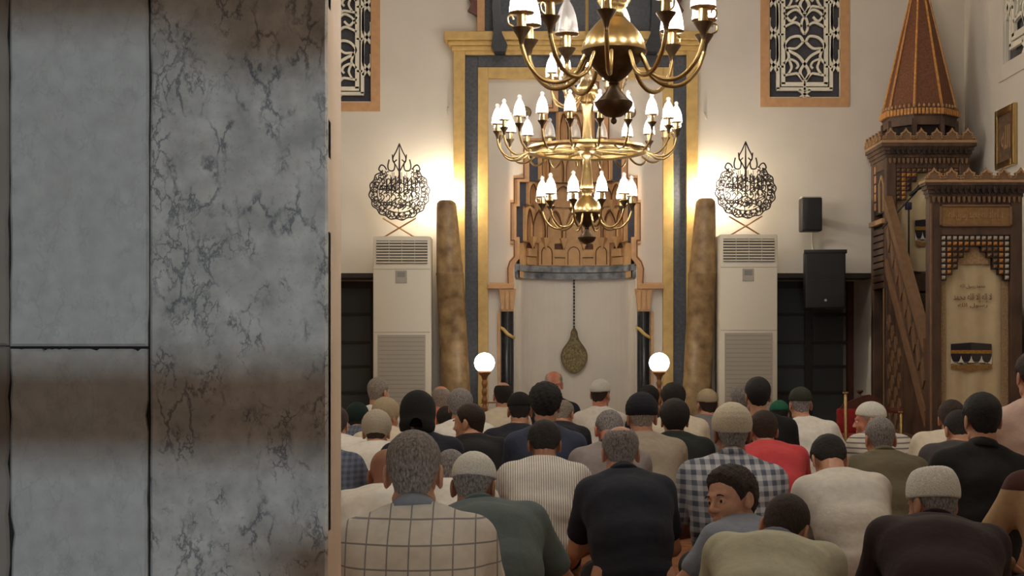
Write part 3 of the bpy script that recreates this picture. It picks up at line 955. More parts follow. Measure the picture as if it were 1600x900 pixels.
# ------------------------------------------------------------------ loudspeakers
M_spk = mat('speaker_black', srgb(28, 27, 28), 0.55, var=0.2, scale=250)
M_mesh = mat('speaker_mesh', srgb(36, 35, 37), 0.7, bump=0.6, bscale=500)
def speaker(px0, px1, py0, py1, Y, dep, label, horn=False, yaw=0.0):
    x0, x1, z0, z1 = wx(px0, Y), wx(px1, Y), wz(py1, Y), wz(py0, Y)
    cx = (x0 + x1) / 2
    t = Thing('loudspeaker', label, 'loudspeaker', (cx, Y + dep / 2, z0), 'black wall loudspeakers')
    w, h = (x1 - x0) / 2, z1 - z0
    tp = lambda b: b.xf(Matrix.Rotation(yaw, 4, 'Z'))
    t.part('cabinet', tp(B().box(-w, w, -dep / 2, dep / 2, 0, h, .014)), M_spk, 40, local=True)
    t.part('front_grille', tp(B().box(-w + .012, w - .012, -dep / 2 - .008, -dep / 2 + .002, .012, h - .012, .004)), M_mesh, 40, local=True)
    if horn:
        t.part('lip', tp(B().box(-w - .012, w + .012, -dep / 2 - .012, -dep / 2 + .03, h - .03, h + .006, .005)), M_spk, 40, local=True)
        t.part('badge', tp(B().lathe([(.0001, 0), (.012, 0), (.012, .004), (.0001, .004)], 0, 0, 0, 12).xf(Matrix.Translation((.0, -dep / 2 - .008, .075)) @ Matrix.Rotation(PI / 2, 4, 'X'))), M_grey, local=True)
        t.part('divider', tp(B().box(-w + .012, w - .012, -dep / 2 - .011, -dep / 2, h * .48, h * .49)), M_spk, local=True)
    else:
        t.part('top_trim', tp(B().box(-w + .006, w - .006, -dep / 2 + .01, dep / 2 - .01, h - .004, h + .008)), M_grey, local=True)
    t.part('wall_bracket', B().box(-.03, .03, dep / 2 - .01, YB - Y - dep / 2 + .002, h * .4, h * .55), M_dark, local=True)
    return t
sp1 = speaker(1253, 1285, 308, 361, 14.2, .17, 'small black loudspeaker higher on the plaster wall')
sp2 = speaker(1262, 1324, 391, 482, 14.0, .30, 'large black loudspeaker over the dark window', True, -.12)
xk = wx(1271, 14.42)
solid('speaker_cable', B().tube([(xk, 14.40, wz(358, 14.4)), (xk - .003, 14.47, wz(365)), (xk, 14.485, wz(378)), (xk + .005, 14.47, wz(392)), (xk, 14.42, wz(402))], .006, 6), M_cablew, 60,
      base=(xk, 14.42, wz(402)), label='white cable hanging between the two loudspeakers', cat='cable')

# ------------------------------------------------------------------ globe lamps on turned stands
M_globe = mat('lit_globe', (1, 1, 1, 1), 0.3, emit=(1.0, 0.93, 0.80, 1), strength=GLOBE)
M_turned = mat('turned_wood', srgb(150, 104, 62), 0.45, var=0.2, scale=25)
for pc, lb in ((757, 'glowing white globe lamp on turned stand nearer the marble jamb'), (1030, 'glowing white globe lamp on turned stand nearer the pulpit')):
    Yl = 13.75
    x0, zc, r = wx(pc, Yl), wz(567, Yl), 16 * Yl / F
    t = Thing('globe_lamp', lb, 'lamp', (x0, Yl, 0), 'globe lamps beside the prayer niche')
    t.part('globe', B().lathe([(max(.0005, r * math.sin(PI * i / 16)), -r * math.cos(PI * i / 16)) for i in range(17)], 0, 0, zc, 28), M_globe, 180, local=True)
    zz0 = zc - r
    t.part('cup', B().lathe([(.02, zz0 - .06), (.028, zz0 - .03), (.06, zz0 + .005), (.056, zz0 + .02), (.03, zz0 + .01)], 0, 0, 0, 20), M_turned, 50, local=True)
    prof = [(.16, 0), (.16, .03), (.1, .06), (.05, .12), (.03, .2)]
    z = .2
    while z < zz0 - .1:
        prof += [(.018, z), (.024, z + .02), (.028, z + .035), (.024, z + .05), (.016, z + .07)]
        z += .075
    prof += [(.02, zz0 - .055)]
    t.part('stand', B().lathe(prof, 0, 0, 0, 18), M_turned, 50, local=True)
    t.part('cross_arm', B().tube([(-.03, 0, .66), (.12, -.02, .665)], .008, 6), M_turned, 60, local=True)

# ------------------------------------------------------------------ chandeliers
M_bulb = mat('lamp_filament', (1, 1, 1, 1), emit=(1.0, 0.955, 0.89, 1), strength=BULB)
def glass_mat():
    m = bpy.data.materials.new('frosted_shade')
    m.use_nodes = True
    nt = m.node_tree
    out = nt.nodes['Material Output']
    nt.nodes.remove(nt.nodes['Principled BSDF'])
    tr = nt.nodes.new('ShaderNodeBsdfTransparent'); tl = nt.nodes.new('ShaderNodeBsdfTranslucent'); gl = nt.nodes.new('ShaderNodeBsdfGlossy')
    tl.inputs['Color'].default_value = (.95, .95, .95, 1)
    gl.inputs['Roughness'].default_value = .08
    m1 = nt.nodes.new('ShaderNodeMixShader'); m1.inputs[0].default_value = .42
    nt.links.new(tr.outputs[0], m1.inputs[1]); nt.links.new(tl.outputs[0], m1.inputs[2])
    m2 = nt.nodes.new('ShaderNodeMixShader'); m2.inputs[0].default_value = .07
    nt.links.new(m1.outputs[0], m2.inputs[1]); nt.links.new(gl.outputs[0], m2.inputs[2])
    nt.links.new(m2.outputs[0], out.inputs['Surface'])
    return m
M_shade = glass_mat()
me_cup = B().lathe([(.006, -.02), (.009, 0), (.014, .02), (.034, .05), (.036, .055), (.012, .055)], seg=14).mesh('cup', M_bronze, 50)
me_candle = B().lathe([(.017, .05), (.018, .06), (.017, .105), (.022, .108), (.022, .112), (.01, .113)], seg=12).mesh('candle_sleeve', M_brass, 50)
me_shade = B().lathe([(.046, .112), (.045, .128), (.042, .155), (.036, .185), (.026, .213), (.016, .232), (.011, .240), (.016, .250), (.016, .258), (.009, .268), (.0005, .271)], seg=16).mesh('glass_shade', M_shade, 180)
me_unlit = B().lathe([(.006, .113), (.011, .128), (.013, .145), (.009, .168), (.001, .185)], seg=8).mesh('bulb', mat('unlit_bulb', srgb(210, 205, 195), .2), 180)
me_plate = B().lathe([(.016, .104), (.044, .106), (.048, .111), (.02, .110)], seg=16).mesh('drip_plate', M_brass, 60)
me_bulb = B().lathe([(.006, .113), (.011, .128), (.013, .145), (.009, .168), (.001, .185)], seg=8).mesh('bulb', M_bulb, 180)
def arm_mesh(pts, r=.0085):
    return B().tube(catmull([(p[0], 0, p[1]) for p in pts], 5), r, 7).mesh('arm', M_brass, 60)
LOW = [(.10, -.005), (.118, -.035), (.145, -.085), (.20, -.118), (.265, -.112), (.32, -.06), (.345, .0), (.348, .02)]
BIG = [(.46, .0), (.50, -.03), (.555, -.055), (.62, -.05), (.675, .0), (.697, .06), (.70, .09)]
TOP = [(.06, .0), (.085, -.05), (.13, -.10), (.19, -.115), (.25, -.085), (.285, -.02), (.29, .02)]
me_low, me_big, me_top = arm_mesh(LOW), arm_mesh(BIG), arm_mesh(TOP, .007)
me_curl = B().tube(catmull([(.03, 0, .06), (.048, 0, .07), (.05, 0, .092), (.036, 0, .098), (.03, 0, .085)], 4), .0035, 5).mesh('curl', M_brass, 60)
def chandelier(x, y, z, c_low, c_big, label, unlit=()):
    t = Thing('chandelier', label, 'chandelier', (x, y, z), 'brass chandeliers over the congregation')
    R = t.o
    P = lambda n, b, m, s=50: t.part(n, b, m, s, local=True)
    P('upper_bowl', B().lathe([(.118, .0), (.119, .012), (.113, .035), (.095, .07), (.07, .10), (.052, .118), (.045, .125)], seg=32), M_brass)
    P('lower_bowl', B().lathe([(.017, -.112), (.030, -.105), (.052, -.088), (.075, -.06), (.108, -.025), (.118, -.004), (.121, .0)], seg=32), M_bronze)
    P('crown', B().lathe([(.045, .125), (.035, .135), (.034, .15), (.05, .175), (.058, .19), (.04, .19), (.028, .175)], seg=24, flute=.08, nfl=10), M_brass)
    P('neck', B().lathe([(.014, -.125), (.02, -.118), (.017, -.11)], seg=16), M_bronze)
    P('flared_drop', B().lathe([(.066, -.187), (.05, -.17), (.03, -.148), (.016, -.125)], seg=24, flute=.03, nfl=12), M_bronze)
    P('drop_bowl', B().lathe([(.004, -.245), (.03, -.24), (.055, -.222), (.068, -.2), (.070, -.187), (.066, -.184)], seg=24, flute=.025, nfl=12), M_bronze)
    P('finial', B().lathe([(.001, -.270), (.010, -.264), (.012, -.255), (.006, -.245)], seg=12), M_bronze)
    P('column', B().lathe([(.03, .15), (.05, .17), (.047, .22), (.034, .34), (.028, .42), (.045, .44), (.05, .46)], seg=20, flute=.04, nfl=10), M_brass)
    P('ring', B().lathe([(.40, .475), (.40, .50), (.43, .515), (.475, .51), (.485, .49), (.47, .47), (.43, .462), (.40, .475)], seg=48), M_brass)
    P('hub', B().lathe([(.05, .46), (.09, .475), (.095, .50), (.06, .52), (.045, .56), (.034, .60), (.03, .75), (.038, .83), (.045, .85)], seg=20), M_brass)
    for k in range(10):
        a = 2 * PI * k / 10
        P('spoke', B().tube([(.08 * math.cos(a), .08 * math.sin(a), .49), (.41 * math.cos(a), .41 * math.sin(a), .488)], .011, 6), M_brass, 60)
    P('top_bowl', B().lathe([(.02, .85), (.06, .875), (.09, .92), (.095, .95), (.08, .985), (.05, 1.02), (.03, 1.05), (.024, 1.2), (.034, 1.24), (.016, 1.28)], seg=24), M_brass)
    P('hanging_rod', B().lathe([(.012, 1.28), (.012, ZC - z - .06), (.07, ZC - z - .05), (.08, ZC - z)], seg=12), M_brass)
    for me, n, c, zz, rad, cz in ((me_low, 10, c_low, 0, .348, .02), (me_big, 20, c_big, .485, .70, .09), (me_top, 10, c_low + 18, .95, .29, .02)):
        for k in range(n):
            a = math.radians(c + 360 / n * k)
            ar = link('arm', me, R, (0, 0, zz), (0, 0, a))
            for nm, mm in (('cup', me_cup), ('candle_sleeve', me_candle), ('glass_shade', me_shade), ('bulb', me_bulb)):
                off_ = nm == 'bulb' and (zz, k) in unlit
                link(nm, me_unlit if off_ else mm, ar, (rad, 0, cz))
            link('drip_plate', me_plate, ar, (rad, 0, cz))
            if n == 10 and zz == 0:
                link('curl', me_curl, ar, (rad, 0, cz))
chandelier(wx(917, 12.0), 12.0, 2.19, 34, 5, 'large brass chandelier with three tiers of glass shades, before the niche', {(.485, 4), (.485, 5), (.485, 6), (.95, 1)})
chandelier(wx(959, 5.7), 5.7, 2.18, 10, 3, 'nearest brass chandelier at the top edge of the picture', {(0, 3)})

# ring lamp added out of view below the ceiling as fill light
M_fill_ring = mat('fill_ring', (1, 1, 1, 1), emit=(1.0, 0.945, 0.87, 1), strength=HALL_FILL)
for i, (x, y) in enumerate(((0.6, 8.6),)):
    t = Thing('fill_ring', ('added unseen ring lamp giving fill over the rows nearer the door', 'added unseen ring lamp giving fill over the rows nearer the niche')[i], 'lamp', (x, y, 6.4), 'added fill rings under the ceiling')
    t.part('lit_ring', B().lathe([(1.0, 0), (1.06, 0), (1.06, .05), (1.0, .05), (1.0, 0)], seg=40), M_fill_ring, local=True)
    t.part('rim', B().lathe([(.97, .05), (1.09, .05), (1.09, .09), (.97, .09), (.97, .05)], seg=40), M_brass, local=True)
    for k in range(3):
        a = 2 * PI * k / 3
        t.part('hanger', B().tube([(1.03 * math.cos(a), 1.03 * math.sin(a), .09), (0, 0, ZC - 6.4)], .006, 6), M_brass, local=True)

# ------------------------------------------------------------------ pulpit (minbar)
M_wood = mat('carved_walnut', srgb(98, 72, 54), 0.5, col2=srgb(62, 44, 35), scale=9, bump=0.25, bscale=90, stretch=(1, 1, .35))
M_wood2 = mat('light_walnut', srgb(124, 94, 68), 0.5, var=0.15, scale=16)
M_edge = mat('pale_wood_edge', srgb(176, 140, 100), 0.5, var=0.1)
M_orange = mat('orange_inlay', srgb(196, 138, 74), 0.45, var=0.25, scale=40)
M_pearl = mat('pearl_inlay', srgb(196, 186, 168), 0.35)
M_pink = mat('pink_inlay', srgb(196, 136, 96), 0.45, var=0.25, scale=60)
M_deep = mat('deep_brown', srgb(40, 26, 22), 0.6)
M_cone = mat('cone_wood', srgb(126, 78, 46), 0.55, col2=srgb(92, 54, 36), scale=60, bump=0.4, bscale=150)
M_cloth = mat('cream_curtain', srgb(206, 188, 152), 0.9, var=0.05, scale=10)
M_cloth2 = mat('curtain_pattern', srgb(184, 158, 120), 0.9, col2=srgb(150, 122, 92), scale=60)
MX0, MX1 = 3.37, 4.12
YG0, YG1 = 12.4, 12.52                           # gate
YT0, YT1 = 13.83, 14.42                          # tower
PU = Thing('pulpit', 'carved wooden pulpit with conical spire, stair and curtained gate', 'pulpit', ((MX0 + MX1) / 2, YG0, 0))
pp = PU.part
gz = lambda p: wz(p, YG0)
gx = lambda p: wx(p, YG0)
tz = lambda p: wz(p, YT0)
tx = lambda p: wx(p, YT0)

def merlon(w, h):
    pts = [(-.5, 0), (.5, 0), (.5, .22), (.40, .30), (.34, .45), (.38, .58), (.22, .66), (.10, .80), (0, 1.0)]
    pts = pts + [(-x, z) for x, z in reversed(pts[2:-1])]
    return [(x * w, z * h) for x, z in pts]
def crest(x0, x1, y, z0, h, n, axis='x'):
    w = (x1 - x0) / n
    for k in range(n):
        b = B().prism(merlon(w, h), -.012, .012)
        o_ = B()
        o_.stroke([(-w * .42, h * .12), (-w * .28, h * .40), (-w * .30, h * .56), (-w * .12, h * .64), (0, h * .86), (w * .12, h * .64), (w * .30, h * .56), (w * .28, h * .40), (w * .42, h * .12)], .011, -.019, -.01)
        for s_ in (-1, 1):
            o_.stroke([(s_ * w * .40 + .014 * math.cos(a), h * .26 + .014 * math.sin(a)) for a in np.linspace(0, 2 * PI, 9)[:-1]], .007, -.019, -.01, True)
        M = Matrix.Translation((x0 + (k + .5) * w, y, z0)) if axis == 'x' else Matrix.Translation((y, x0 + (k + .5) * w, z0)) @ Matrix.Rotation(-PI / 2, 4, 'Z')
        lf = pp('crest_leaf', b.xf(M), M_wood2)
        pp('crest_outline', o_.xf(M), M_edge, parent=lf)['kind'] = 'stuff'
def cornice_box(x0, x1, y0, y1, z0, z1, flare, steps=4):
    b = B()
    for k in range(steps):
        a = flare * ((k + 1) / steps) ** 1.5
        b.box(x0 - a, x1 + a, y0 - a, y1 + a * .3, z0 + (z1 - z0) * k / steps, z0 + (z1 - z0) * (k + 1) / steps)
    return b
def dentils(x0, x1, y, z0, h, n, m, dep=.02, name='dentil', axis='x'):
    w = (x1 - x0) / n
    bb = B().prism([(-w * .3, h), (w * .3, h), (w * .22, h * .2), (0, 0), (-w * .22, h * .2)], -dep, 0)
    bb.v = [(p[0], p[1], p[2]) for p in bb.v]
    big = B()
    for k in range(n):
        if axis == 'x': big.add([(x0 + (k + .5) * w + p[0], y + p[1], z0 + p[2]) for p in bb.v], bb.f)
        else: big.add([(y + p[1], x0 + (k + .5) * w + p[0], z0 + p[2]) for p in bb.v], bb.f)
    o = pp(name, big, m)
    o['kind'] = 'stuff'

# gate
pp('gate_post', B().box(MX0, MX0 + .095, YG0, YG1, 0, gz(305), .006), M_wood)
pp('gate_post', B().box(MX1 - .095, MX1, YG0, YG1, 0, gz(305), .006), M_wood)
pp('post_fillet', B().box(MX0 + .003, MX0 + .02, YG0 - .012, YG0, 0, gz(318), .003), M_wood2)
pp('gate_head', B().box(MX0 + .095, MX1 - .095, YG0 + .005, YG1, gz(367), gz(305)), M_wood)
pp('inscription_panel', B().box(gx(1472), gx(1577), YG0 - .004, YG0 + .02, gz(351), gz(323), .003), mat('inscription_wood', srgb(140, 106, 62), .5, var=.2, scale=30))
for a in ((gx(1468), gx(1581), gz(354), gz(351)), (gx(1468), gx(1581), gz(323), gz(320)), (gx(1468), gx(1472), gz(354), gz(320)), (gx(1577), gx(1581), gz(354), gz(320))):
    pp('panel_moulding', B().box(a[0], a[1], YG0 - .014, YG0 + .01, a[2], a[3], .003), M_wood2)
g = text_shape(arabic('لا إله إلا الله محمد رسول الله'), .44, .004, .085)
g.v = [(x + gx(1524.5), y + YG0 - .004, z + gz(337)) for x, y, z in g.v]
pp('lettering', g, M_edge)
pp('gate_cornice', cornice_box(MX0 + .0, MX1 - .0, YG0, YG1, gz(308), gz(284), .045), M_wood)
pp('cornice_edge', B().box(MX0 - .05, MX1 + .05, YG0 - .05, YG1 + .02, gz(286), gz(282), .003), M_edge)
dentils(MX0 + .02, MX1 - .02, YG0 - .03, gz(303), .055, 15, M_deep, .02)
dentils(MX0 + .01, MX1 - .01, YG0 - .005, gz(317), .05, 18, M_wood2, .016)
crest(MX0 - .04, MX1 + .05, YG0 - .02, gz(283), gz(262) - gz(283), 6)
# stepped spandrels of pyramidal inlay over the doorway
ox0, ox1 = MX0 + .095, MX1 - .095
nc, nr = 12, 8
cw = (ox1 - ox0) / nc
ch = (gz(367) - gz(438)) / nr
depth_rows = [8, 7, 6, 4, 3, 2, 2, 2, 2, 3, 4, 6]
step = [8, 7, 6, 4, 3, 2, 2, 3, 4, 6, 7, 8]
pyr = {0: B(), 1: B(), 2: B()}
for k in range(nc):
    for r_ in range(step[k]):
        x, z = ox0 + (k + .5) * cw, gz(367) - (r_ + .5) * ch
        kind = 0 if (r_ == 0 or k in (0, nc - 1)) else 1 if (r_ == 1 or k in (1, nc - 2)) else 2
        e = .36
        pyr[kind].add([(x - cw * e, YG0 + .02, z - ch * e), (x + cw * e, YG0 + .02, z - ch * e), (x + cw * e, YG0 + .02, z + ch * e), (x - cw * e, YG0 + .02, z + ch * e), (x + cw * .1, YG0 - .014, z)],
                      [(0, 1, 4), (1, 2, 4), (2, 3, 4), (3, 0, 4)])
        pp('spandrel_block', B().box(x - cw / 2, x + cw / 2, YG0 + .018, YG1 - .02, z - ch / 2, z + ch / 2), M_deep)
for kind, nm, m in ((0, 'pearl_inlay', M_pearl), (1, 'orange_inlay', M_orange), (2, 'dark_inlay', M_wood2)):
    o = pp(nm, pyr[kind], m); o['kind'] = 'stuff'

# curtain in the gate (a cloth of its own)
def curtain(name, x0, x1, z0, z1, y, label, kaaba, amp=.012):
    b = B()
    nx_, nz_ = 40, 2
    for j in range(nz_ + 1):
        for i in range(nx_ + 1):
            u = i / nx_
            b.v.append((x0 + (x1 - x0) * u, y + amp * math.sin(u * 21) * (.4 + .6 * (1 - j / nz_)) , z0 + (z1 - z0) * j / nz_))
    for j in range(nz_):
        for i in range(nx_):
            a = j * (nx_ + 1) + i
            b.f.append((a, a + 1, a + nx_ + 2, a + nx_ + 1))
    n0 = len(b.v)
    b.v += [(p[0], p[1] + .006, p[2]) for p in b.v]
    b.f += [tuple(n0 + q for q in reversed(f)) for f in b.f[:]]
    t = Thing(name, label, 'curtain', ((x0 + x1) / 2, y, z0))
    t.part('cloth', b, M_cloth, 180)
    for xa, xb in ((x0, x0 + .05), (x1 - .055, x1)):
        t.part('side_border', B().box(xa, xb, y - amp - .004, y - amp - .002, z0 + .01, z1 - .01), M_cloth2)
    kx0, kx1, kz0, kz1 = kaaba
    kw, kh = kx1 - kx0, kz1 - kz0
    yy = y - amp - .004
    K = lambda pts: [(kx0 + a * kw, kz0 + c * kh) for a, c in pts]
    M_k1, M_k2 = mat('print_black', srgb(40, 36, 44), .9), mat('print_grey', srgb(62, 56, 58), .9)
    M_k3, M_k4, M_k5 = mat('print_gold', srgb(160, 118, 52), .9, var=.3, scale=80), mat('print_white', srgb(226, 220, 204), .9), mat('print_ochre', srgb(150, 112, 62), .9, var=.3, scale=60)
    t.part('printed_house', B().prism(K([(0, .35), (0, .95), (.5, 1.0), (.5, .35)]), yy, yy + .003), M_k1)
    t.part('printed_house', B().prism(K([(.5, .35), (.5, 1.0), (1, .95), (1, .35)]), yy, yy + .003), M_k2)
    t.part('printed_belt', B().prism(K([(0, .62), (0, .74), (1, .74), (1, .62)]), yy - .002, yy), M_k3)
    sc = [(0, .52)] + [(.0 + (i / 32), .50 - .17 * abs(math.sin(i / 32 * 4 * PI)) ** .7) for i in range(33)]
    t.part('printed_drape', B().prism(K([(i / 32, .26 + .05 * abs(math.sin(i / 32 * 3 * PI))) for i in range(33)] + [(1 - i / 48, .55 - .26 * abs(math.sin((1 - i / 48) * 4 * PI)) ** .6) for i in range(49)]), yy - .003, yy), M_k4)
    t.part('printed_ground', B().prism(K([(0, .10), (.3, .06), (.5, 0), (.7, .06), (1, .10), (1, .27), (.75, .20), (.5, .26), (.25, .20), (0, .27)]), yy - .001, yy + .002), M_k5)
    return t, yy
ct, yy = curtain('printed_curtain', ox0 + .0, ox1, .06, gz(380), YG0 + .075, 'cream printed curtain hanging in the pulpit gate', (gx(1489), gx(1553), gz(581), gz(535)))
M_ink = mat('brown_ink', srgb(112, 74, 52), .9)
for txt, row, wd, ht in (('محمد رسول الله', 447, .20, .04), ('لا إله إلا الله محمد', 465, .31, .075), ('رسول الله', 477, .24, .04)):
    g = text_shape(arabic(txt), wd, .002, ht)
    g.v = [(x + gx(1523), y + yy, z + gz(row)) for x, y, z in g.v]
    ct.part('printed_lettering', g, M_ink)['kind'] = 'stuff'
ct.part('printed_arch', B().prism([(gx(1497), gz(412)), (gx(1551), gz(412)), (gx(1546), gz(398)), (gx(1535), gz(388)), (gx(1524), gz(383)), (gx(1513), gz(388)), (gx(1502), gz(398))], yy - .001, yy + .002), M_cloth2)

# tower
pl_z = tz(425)
for xa, xb in ((MX0, MX0 + .09), (MX1 - .09, MX1)):
    pp('tower_post', B().box(xa, xb, YT0, YT0 + .09, 0, tz(243), .006), M_wood)
    pp('tower_post', B().box(xa, xb, YT1 - .09, YT1, 0, tz(243), .006), M_wood)
pp('platform', B().box(MX0 + .005, MX1 - .005, YT0 + .005, YT1, pl_z - .06, pl_z), M_wood)
pp('tower_head', B().box(MX0 + .005, MX1 - .005, YT0 + .01, YT1 - .01, tz(262), tz(243)), M_wood)
pp('tower_roof_board', B().box(MX0 + .01, MX1 - .01, YT0 + .02, YT1 - .02, tz(243), tz(224)), M_wood)
pp('tower_cornice', cornice_box(MX0, MX1, YT0, YT1, tz(246), tz(224), .05), M_wood)
pp('cornice_edge', B().box(MX0 - .055, MX1 + .055, YT0 - .055, YT1, tz(224), tz(220), .003), M_edge)
dentils(MX0 + .02, MX1 - .02, YT0 - .03, tz(242), .06, 15, M_deep, .02)
dentils(MX0 + .01, MX1 - .01, YT0 - .004, tz(256), .05, 18, M_wood2, .016)
crest(MX0 - .04, MX1 + .04, YT0 - .03, tz(221), tz(200) - tz(221), 6)
crest(YT0 - .02, YT1, MX0 - .045, tz(221), tz(204) - tz(221), 5, 'y')
# inlaid stepped border in the tower opening
bx0, bx1 = MX0 + .09, MX1 - .09
cw2 = (bx1 - bx0) / 12
ch2 = (tz(262) - tz(312)) / 7
inl = {0: B(), 1: B(), 2: B()}
for k in range(12):
    e_ = min(k, 11 - k)
    rows = (7, 7, 5, 3, 1, 1)[e_]
    for r_ in range(rows):
        x, z = bx0 + (k + .5) * cw2, tz(262) - (r_ + .5) * ch2
        kind = 0 if (r_ == 0 or e_ == 0) else 1 if (r_ == 1 or e_ == 1) else 2
        inl[kind].add([(x - cw2 * .42, YT0 + .02, z - ch2 * .42), (x + cw2 * .42, YT0 + .02, z - ch2 * .42), (x + cw2 * .42, YT0 + .02, z + ch2 * .42), (x - cw2 * .42, YT0 + .02, z + ch2 * .42), (x, YT0 - .004, z)],
                      [(0, 1, 4), (1, 2, 4), (2, 3, 4), (3, 0, 4)])
        pp('spandrel_block', B().box(x - cw2 / 2, x + cw2 / 2, YT0 + .018, YT0 + .06, z - ch2 / 2, z + ch2 / 2), M_deep)
for kind, nm, m in ((0, 'dark_inlay', M_wood2), (1, 'orange_inlay', M_orange), (2, 'pearl_inlay', M_wood)):
    o = pp(nm, inl[kind], m); o['kind'] = 'stuff'
# tower side facing the hall: frame, orange inlay, dark arch, slatted apron
pp('side_panel', B().box(MX0 + .012, MX0 + .03, YT0 + .09, YT1 - .09, tz(330), tz(262)), M_deep)
for q in range(5):
    pp('side_inlay', B().box(MX0 + .004, MX0 + .014, YT1 - .16, YT1 - .11, tz(322) + q * .085, tz(322) + q * .085 + .07, .003), M_orange if q == 1 else M_pink)
pp('side_arch', B().stroke([(YT0 + .13, tz(328)), (YT0 + .13, tz(285)), (YT0 + .2, tz(272)), (YT0 + .28, tz(285)), (YT0 + .28, tz(328))], .02, -.01, .01).xf(Matrix.Translation((MX0 + .008, 0, 0)) @ Matrix.Rotation(PI / 2, 4, 'Z').inverted() @ Matrix.Scale(-1, 4, (1, 0, 0))), M_edge)
pp('side_sill', B().box(MX0 - .03, MX0 + .03, YT0 + .05, YT1 - .03, tz(348), tz(340), .004), M_edge)
for q in range(9):
    pp('apron_slat', B().box(MX0 - .004, MX0 + .03, YT0 + .09, YT1 - .05, tz(352) - .062 * (q + 1), tz(352) - .062 * q - .012, .005), M_wood)
pp('apron_backing', B().box(MX0 + .02, MX0 + .035, YT0 + .05, YT1 - .05, tz(445), tz(350)), M_deep)
pp('passage_arch', B().box(MX0 + .0, MX0 + .03, YT0 + .09, YT0 + .12, 0, tz(450)), M_edge)
pp('passage_back', B().box(MX1 - .04, MX1 - .02, YT0 + .05, YT1 - .05, 0, pl_z - .06), M_deep)
pp('passage_riser', B().box(MX0 + .1, MX1 - .04, YT0 + .0, YT0 + .03, 0, pl_z - .06), M_deep)
# spire: octagonal drum, tiled band and cone with gold ribs
cxp, cyp = (MX0 + MX1) / 2, (YT0 + YT1) / 2
sz = lambda p: wz(p, cyp)
def octa(r, z): return [(cxp + r * math.cos(PI / 8 + k * PI / 4), cyp + r * math.sin(PI / 8 + k * PI / 4), z) for k in range(8)]
def frustum(r0, z0_, r1, z1_):
    return B().add(octa(r0, z0_) + octa(r1, z1_), [(k, (k + 1) % 8, 8 + (k + 1) % 8, 8 + k) for k in range(8)] + [tuple(reversed(range(8))), tuple(range(8, 16))])
zd0, zd1, zd2 = tz(224), sz(188), sz(176)
for k in range(8):
    p = octa(.325, zd0)[k]
    pp('drum_post', B().box(p[0] - .02, p[0] + .02, p[1] - .02, p[1] + .02, zd0, zd1 - .03), M_wood)
pp('drum_core', frustum(.26, zd0, .26, zd1), M_deep)
pp('drum_arcade', frustum(.335, zd1 - .085, .335, zd1), M_wood)
pp('drum_band', frustum(.345, zd1, .35, zd2), M_wood)
tiles = B()
for k in range(8):
    a, c = Vector(octa(.352, (zd1 + zd2) / 2)[k]), Vector(octa(.352, (zd1 + zd2) / 2)[(k + 1) % 8])
    for q in range(8):
        m_ = a.lerp(c, (q + .5) / 8)
        d_ = (c - a).normalized()
        n_ = Vector((m_.x - cxp, m_.y - cyp, 0)).normalized() * .012
        w_ = (c - a).length / 8 * .36
        h_ = (zd2 - zd1) * .38
        up = Vector((0, 0, h_))
        tiles.add([m_ - d_ * w_ - up - n_, m_ + d_ * w_ - up - n_, m_ + d_ * w_ + up - n_, m_ - d_ * w_ + up - n_, m_ - d_ * w_ - up + n_, m_ + d_ * w_ - up + n_, m_ + d_ * w_ + up + n_, m_ - d_ * w_ + up + n_],
                  [(4, 5, 6, 7), (0, 1, 5, 4), (1, 2, 6, 5), (2, 3, 7, 6), (3, 0, 4, 7)])
o = pp('tile_band', tiles, M_orange); o['kind'] = 'stuff'
beads = B()
for k in range(48):
    a = 2 * PI * k / 48
    beads.lathe([(.0005, 0), (.010, .006), (.012, .018), (.006, .03), (.0005, .036)], cxp + .335 * math.cos(a), cyp + .335 * math.sin(a), zd2, 6)
o = pp('bead_row', beads, M_edge); o['kind'] = 'stuff'
zap = sz(-63)
R0 = .325
for k in range(8):
    a, c = Vector(octa(R0, zd2)[k]), Vector(octa(R0, zd2)[(k + 1) % 8])
    ap = Vector((cxp, cyp, zap))
    inn_ = Vector((cxp, cyp, zd2))
    pp('spire_face', B().add([a, c, ap, inn_], [(0, 1, 2), (0, 2, 3), (1, 3, 2), (0, 3, 1)]), M_cone)
    n_ = (a - inn_).normalized() * .006
    pp('spire_rib', B().tube([a + n_, ap], [.013, .008], 5), M_orange)
pp('spire_finial', B().lathe([(.02, -.04), (.03, .0), (.045, .04), (.02, .09), (.012, .14), (.03, .18), (.004, .25)], cxp, cyp, zap, 14), M_brass, 50)

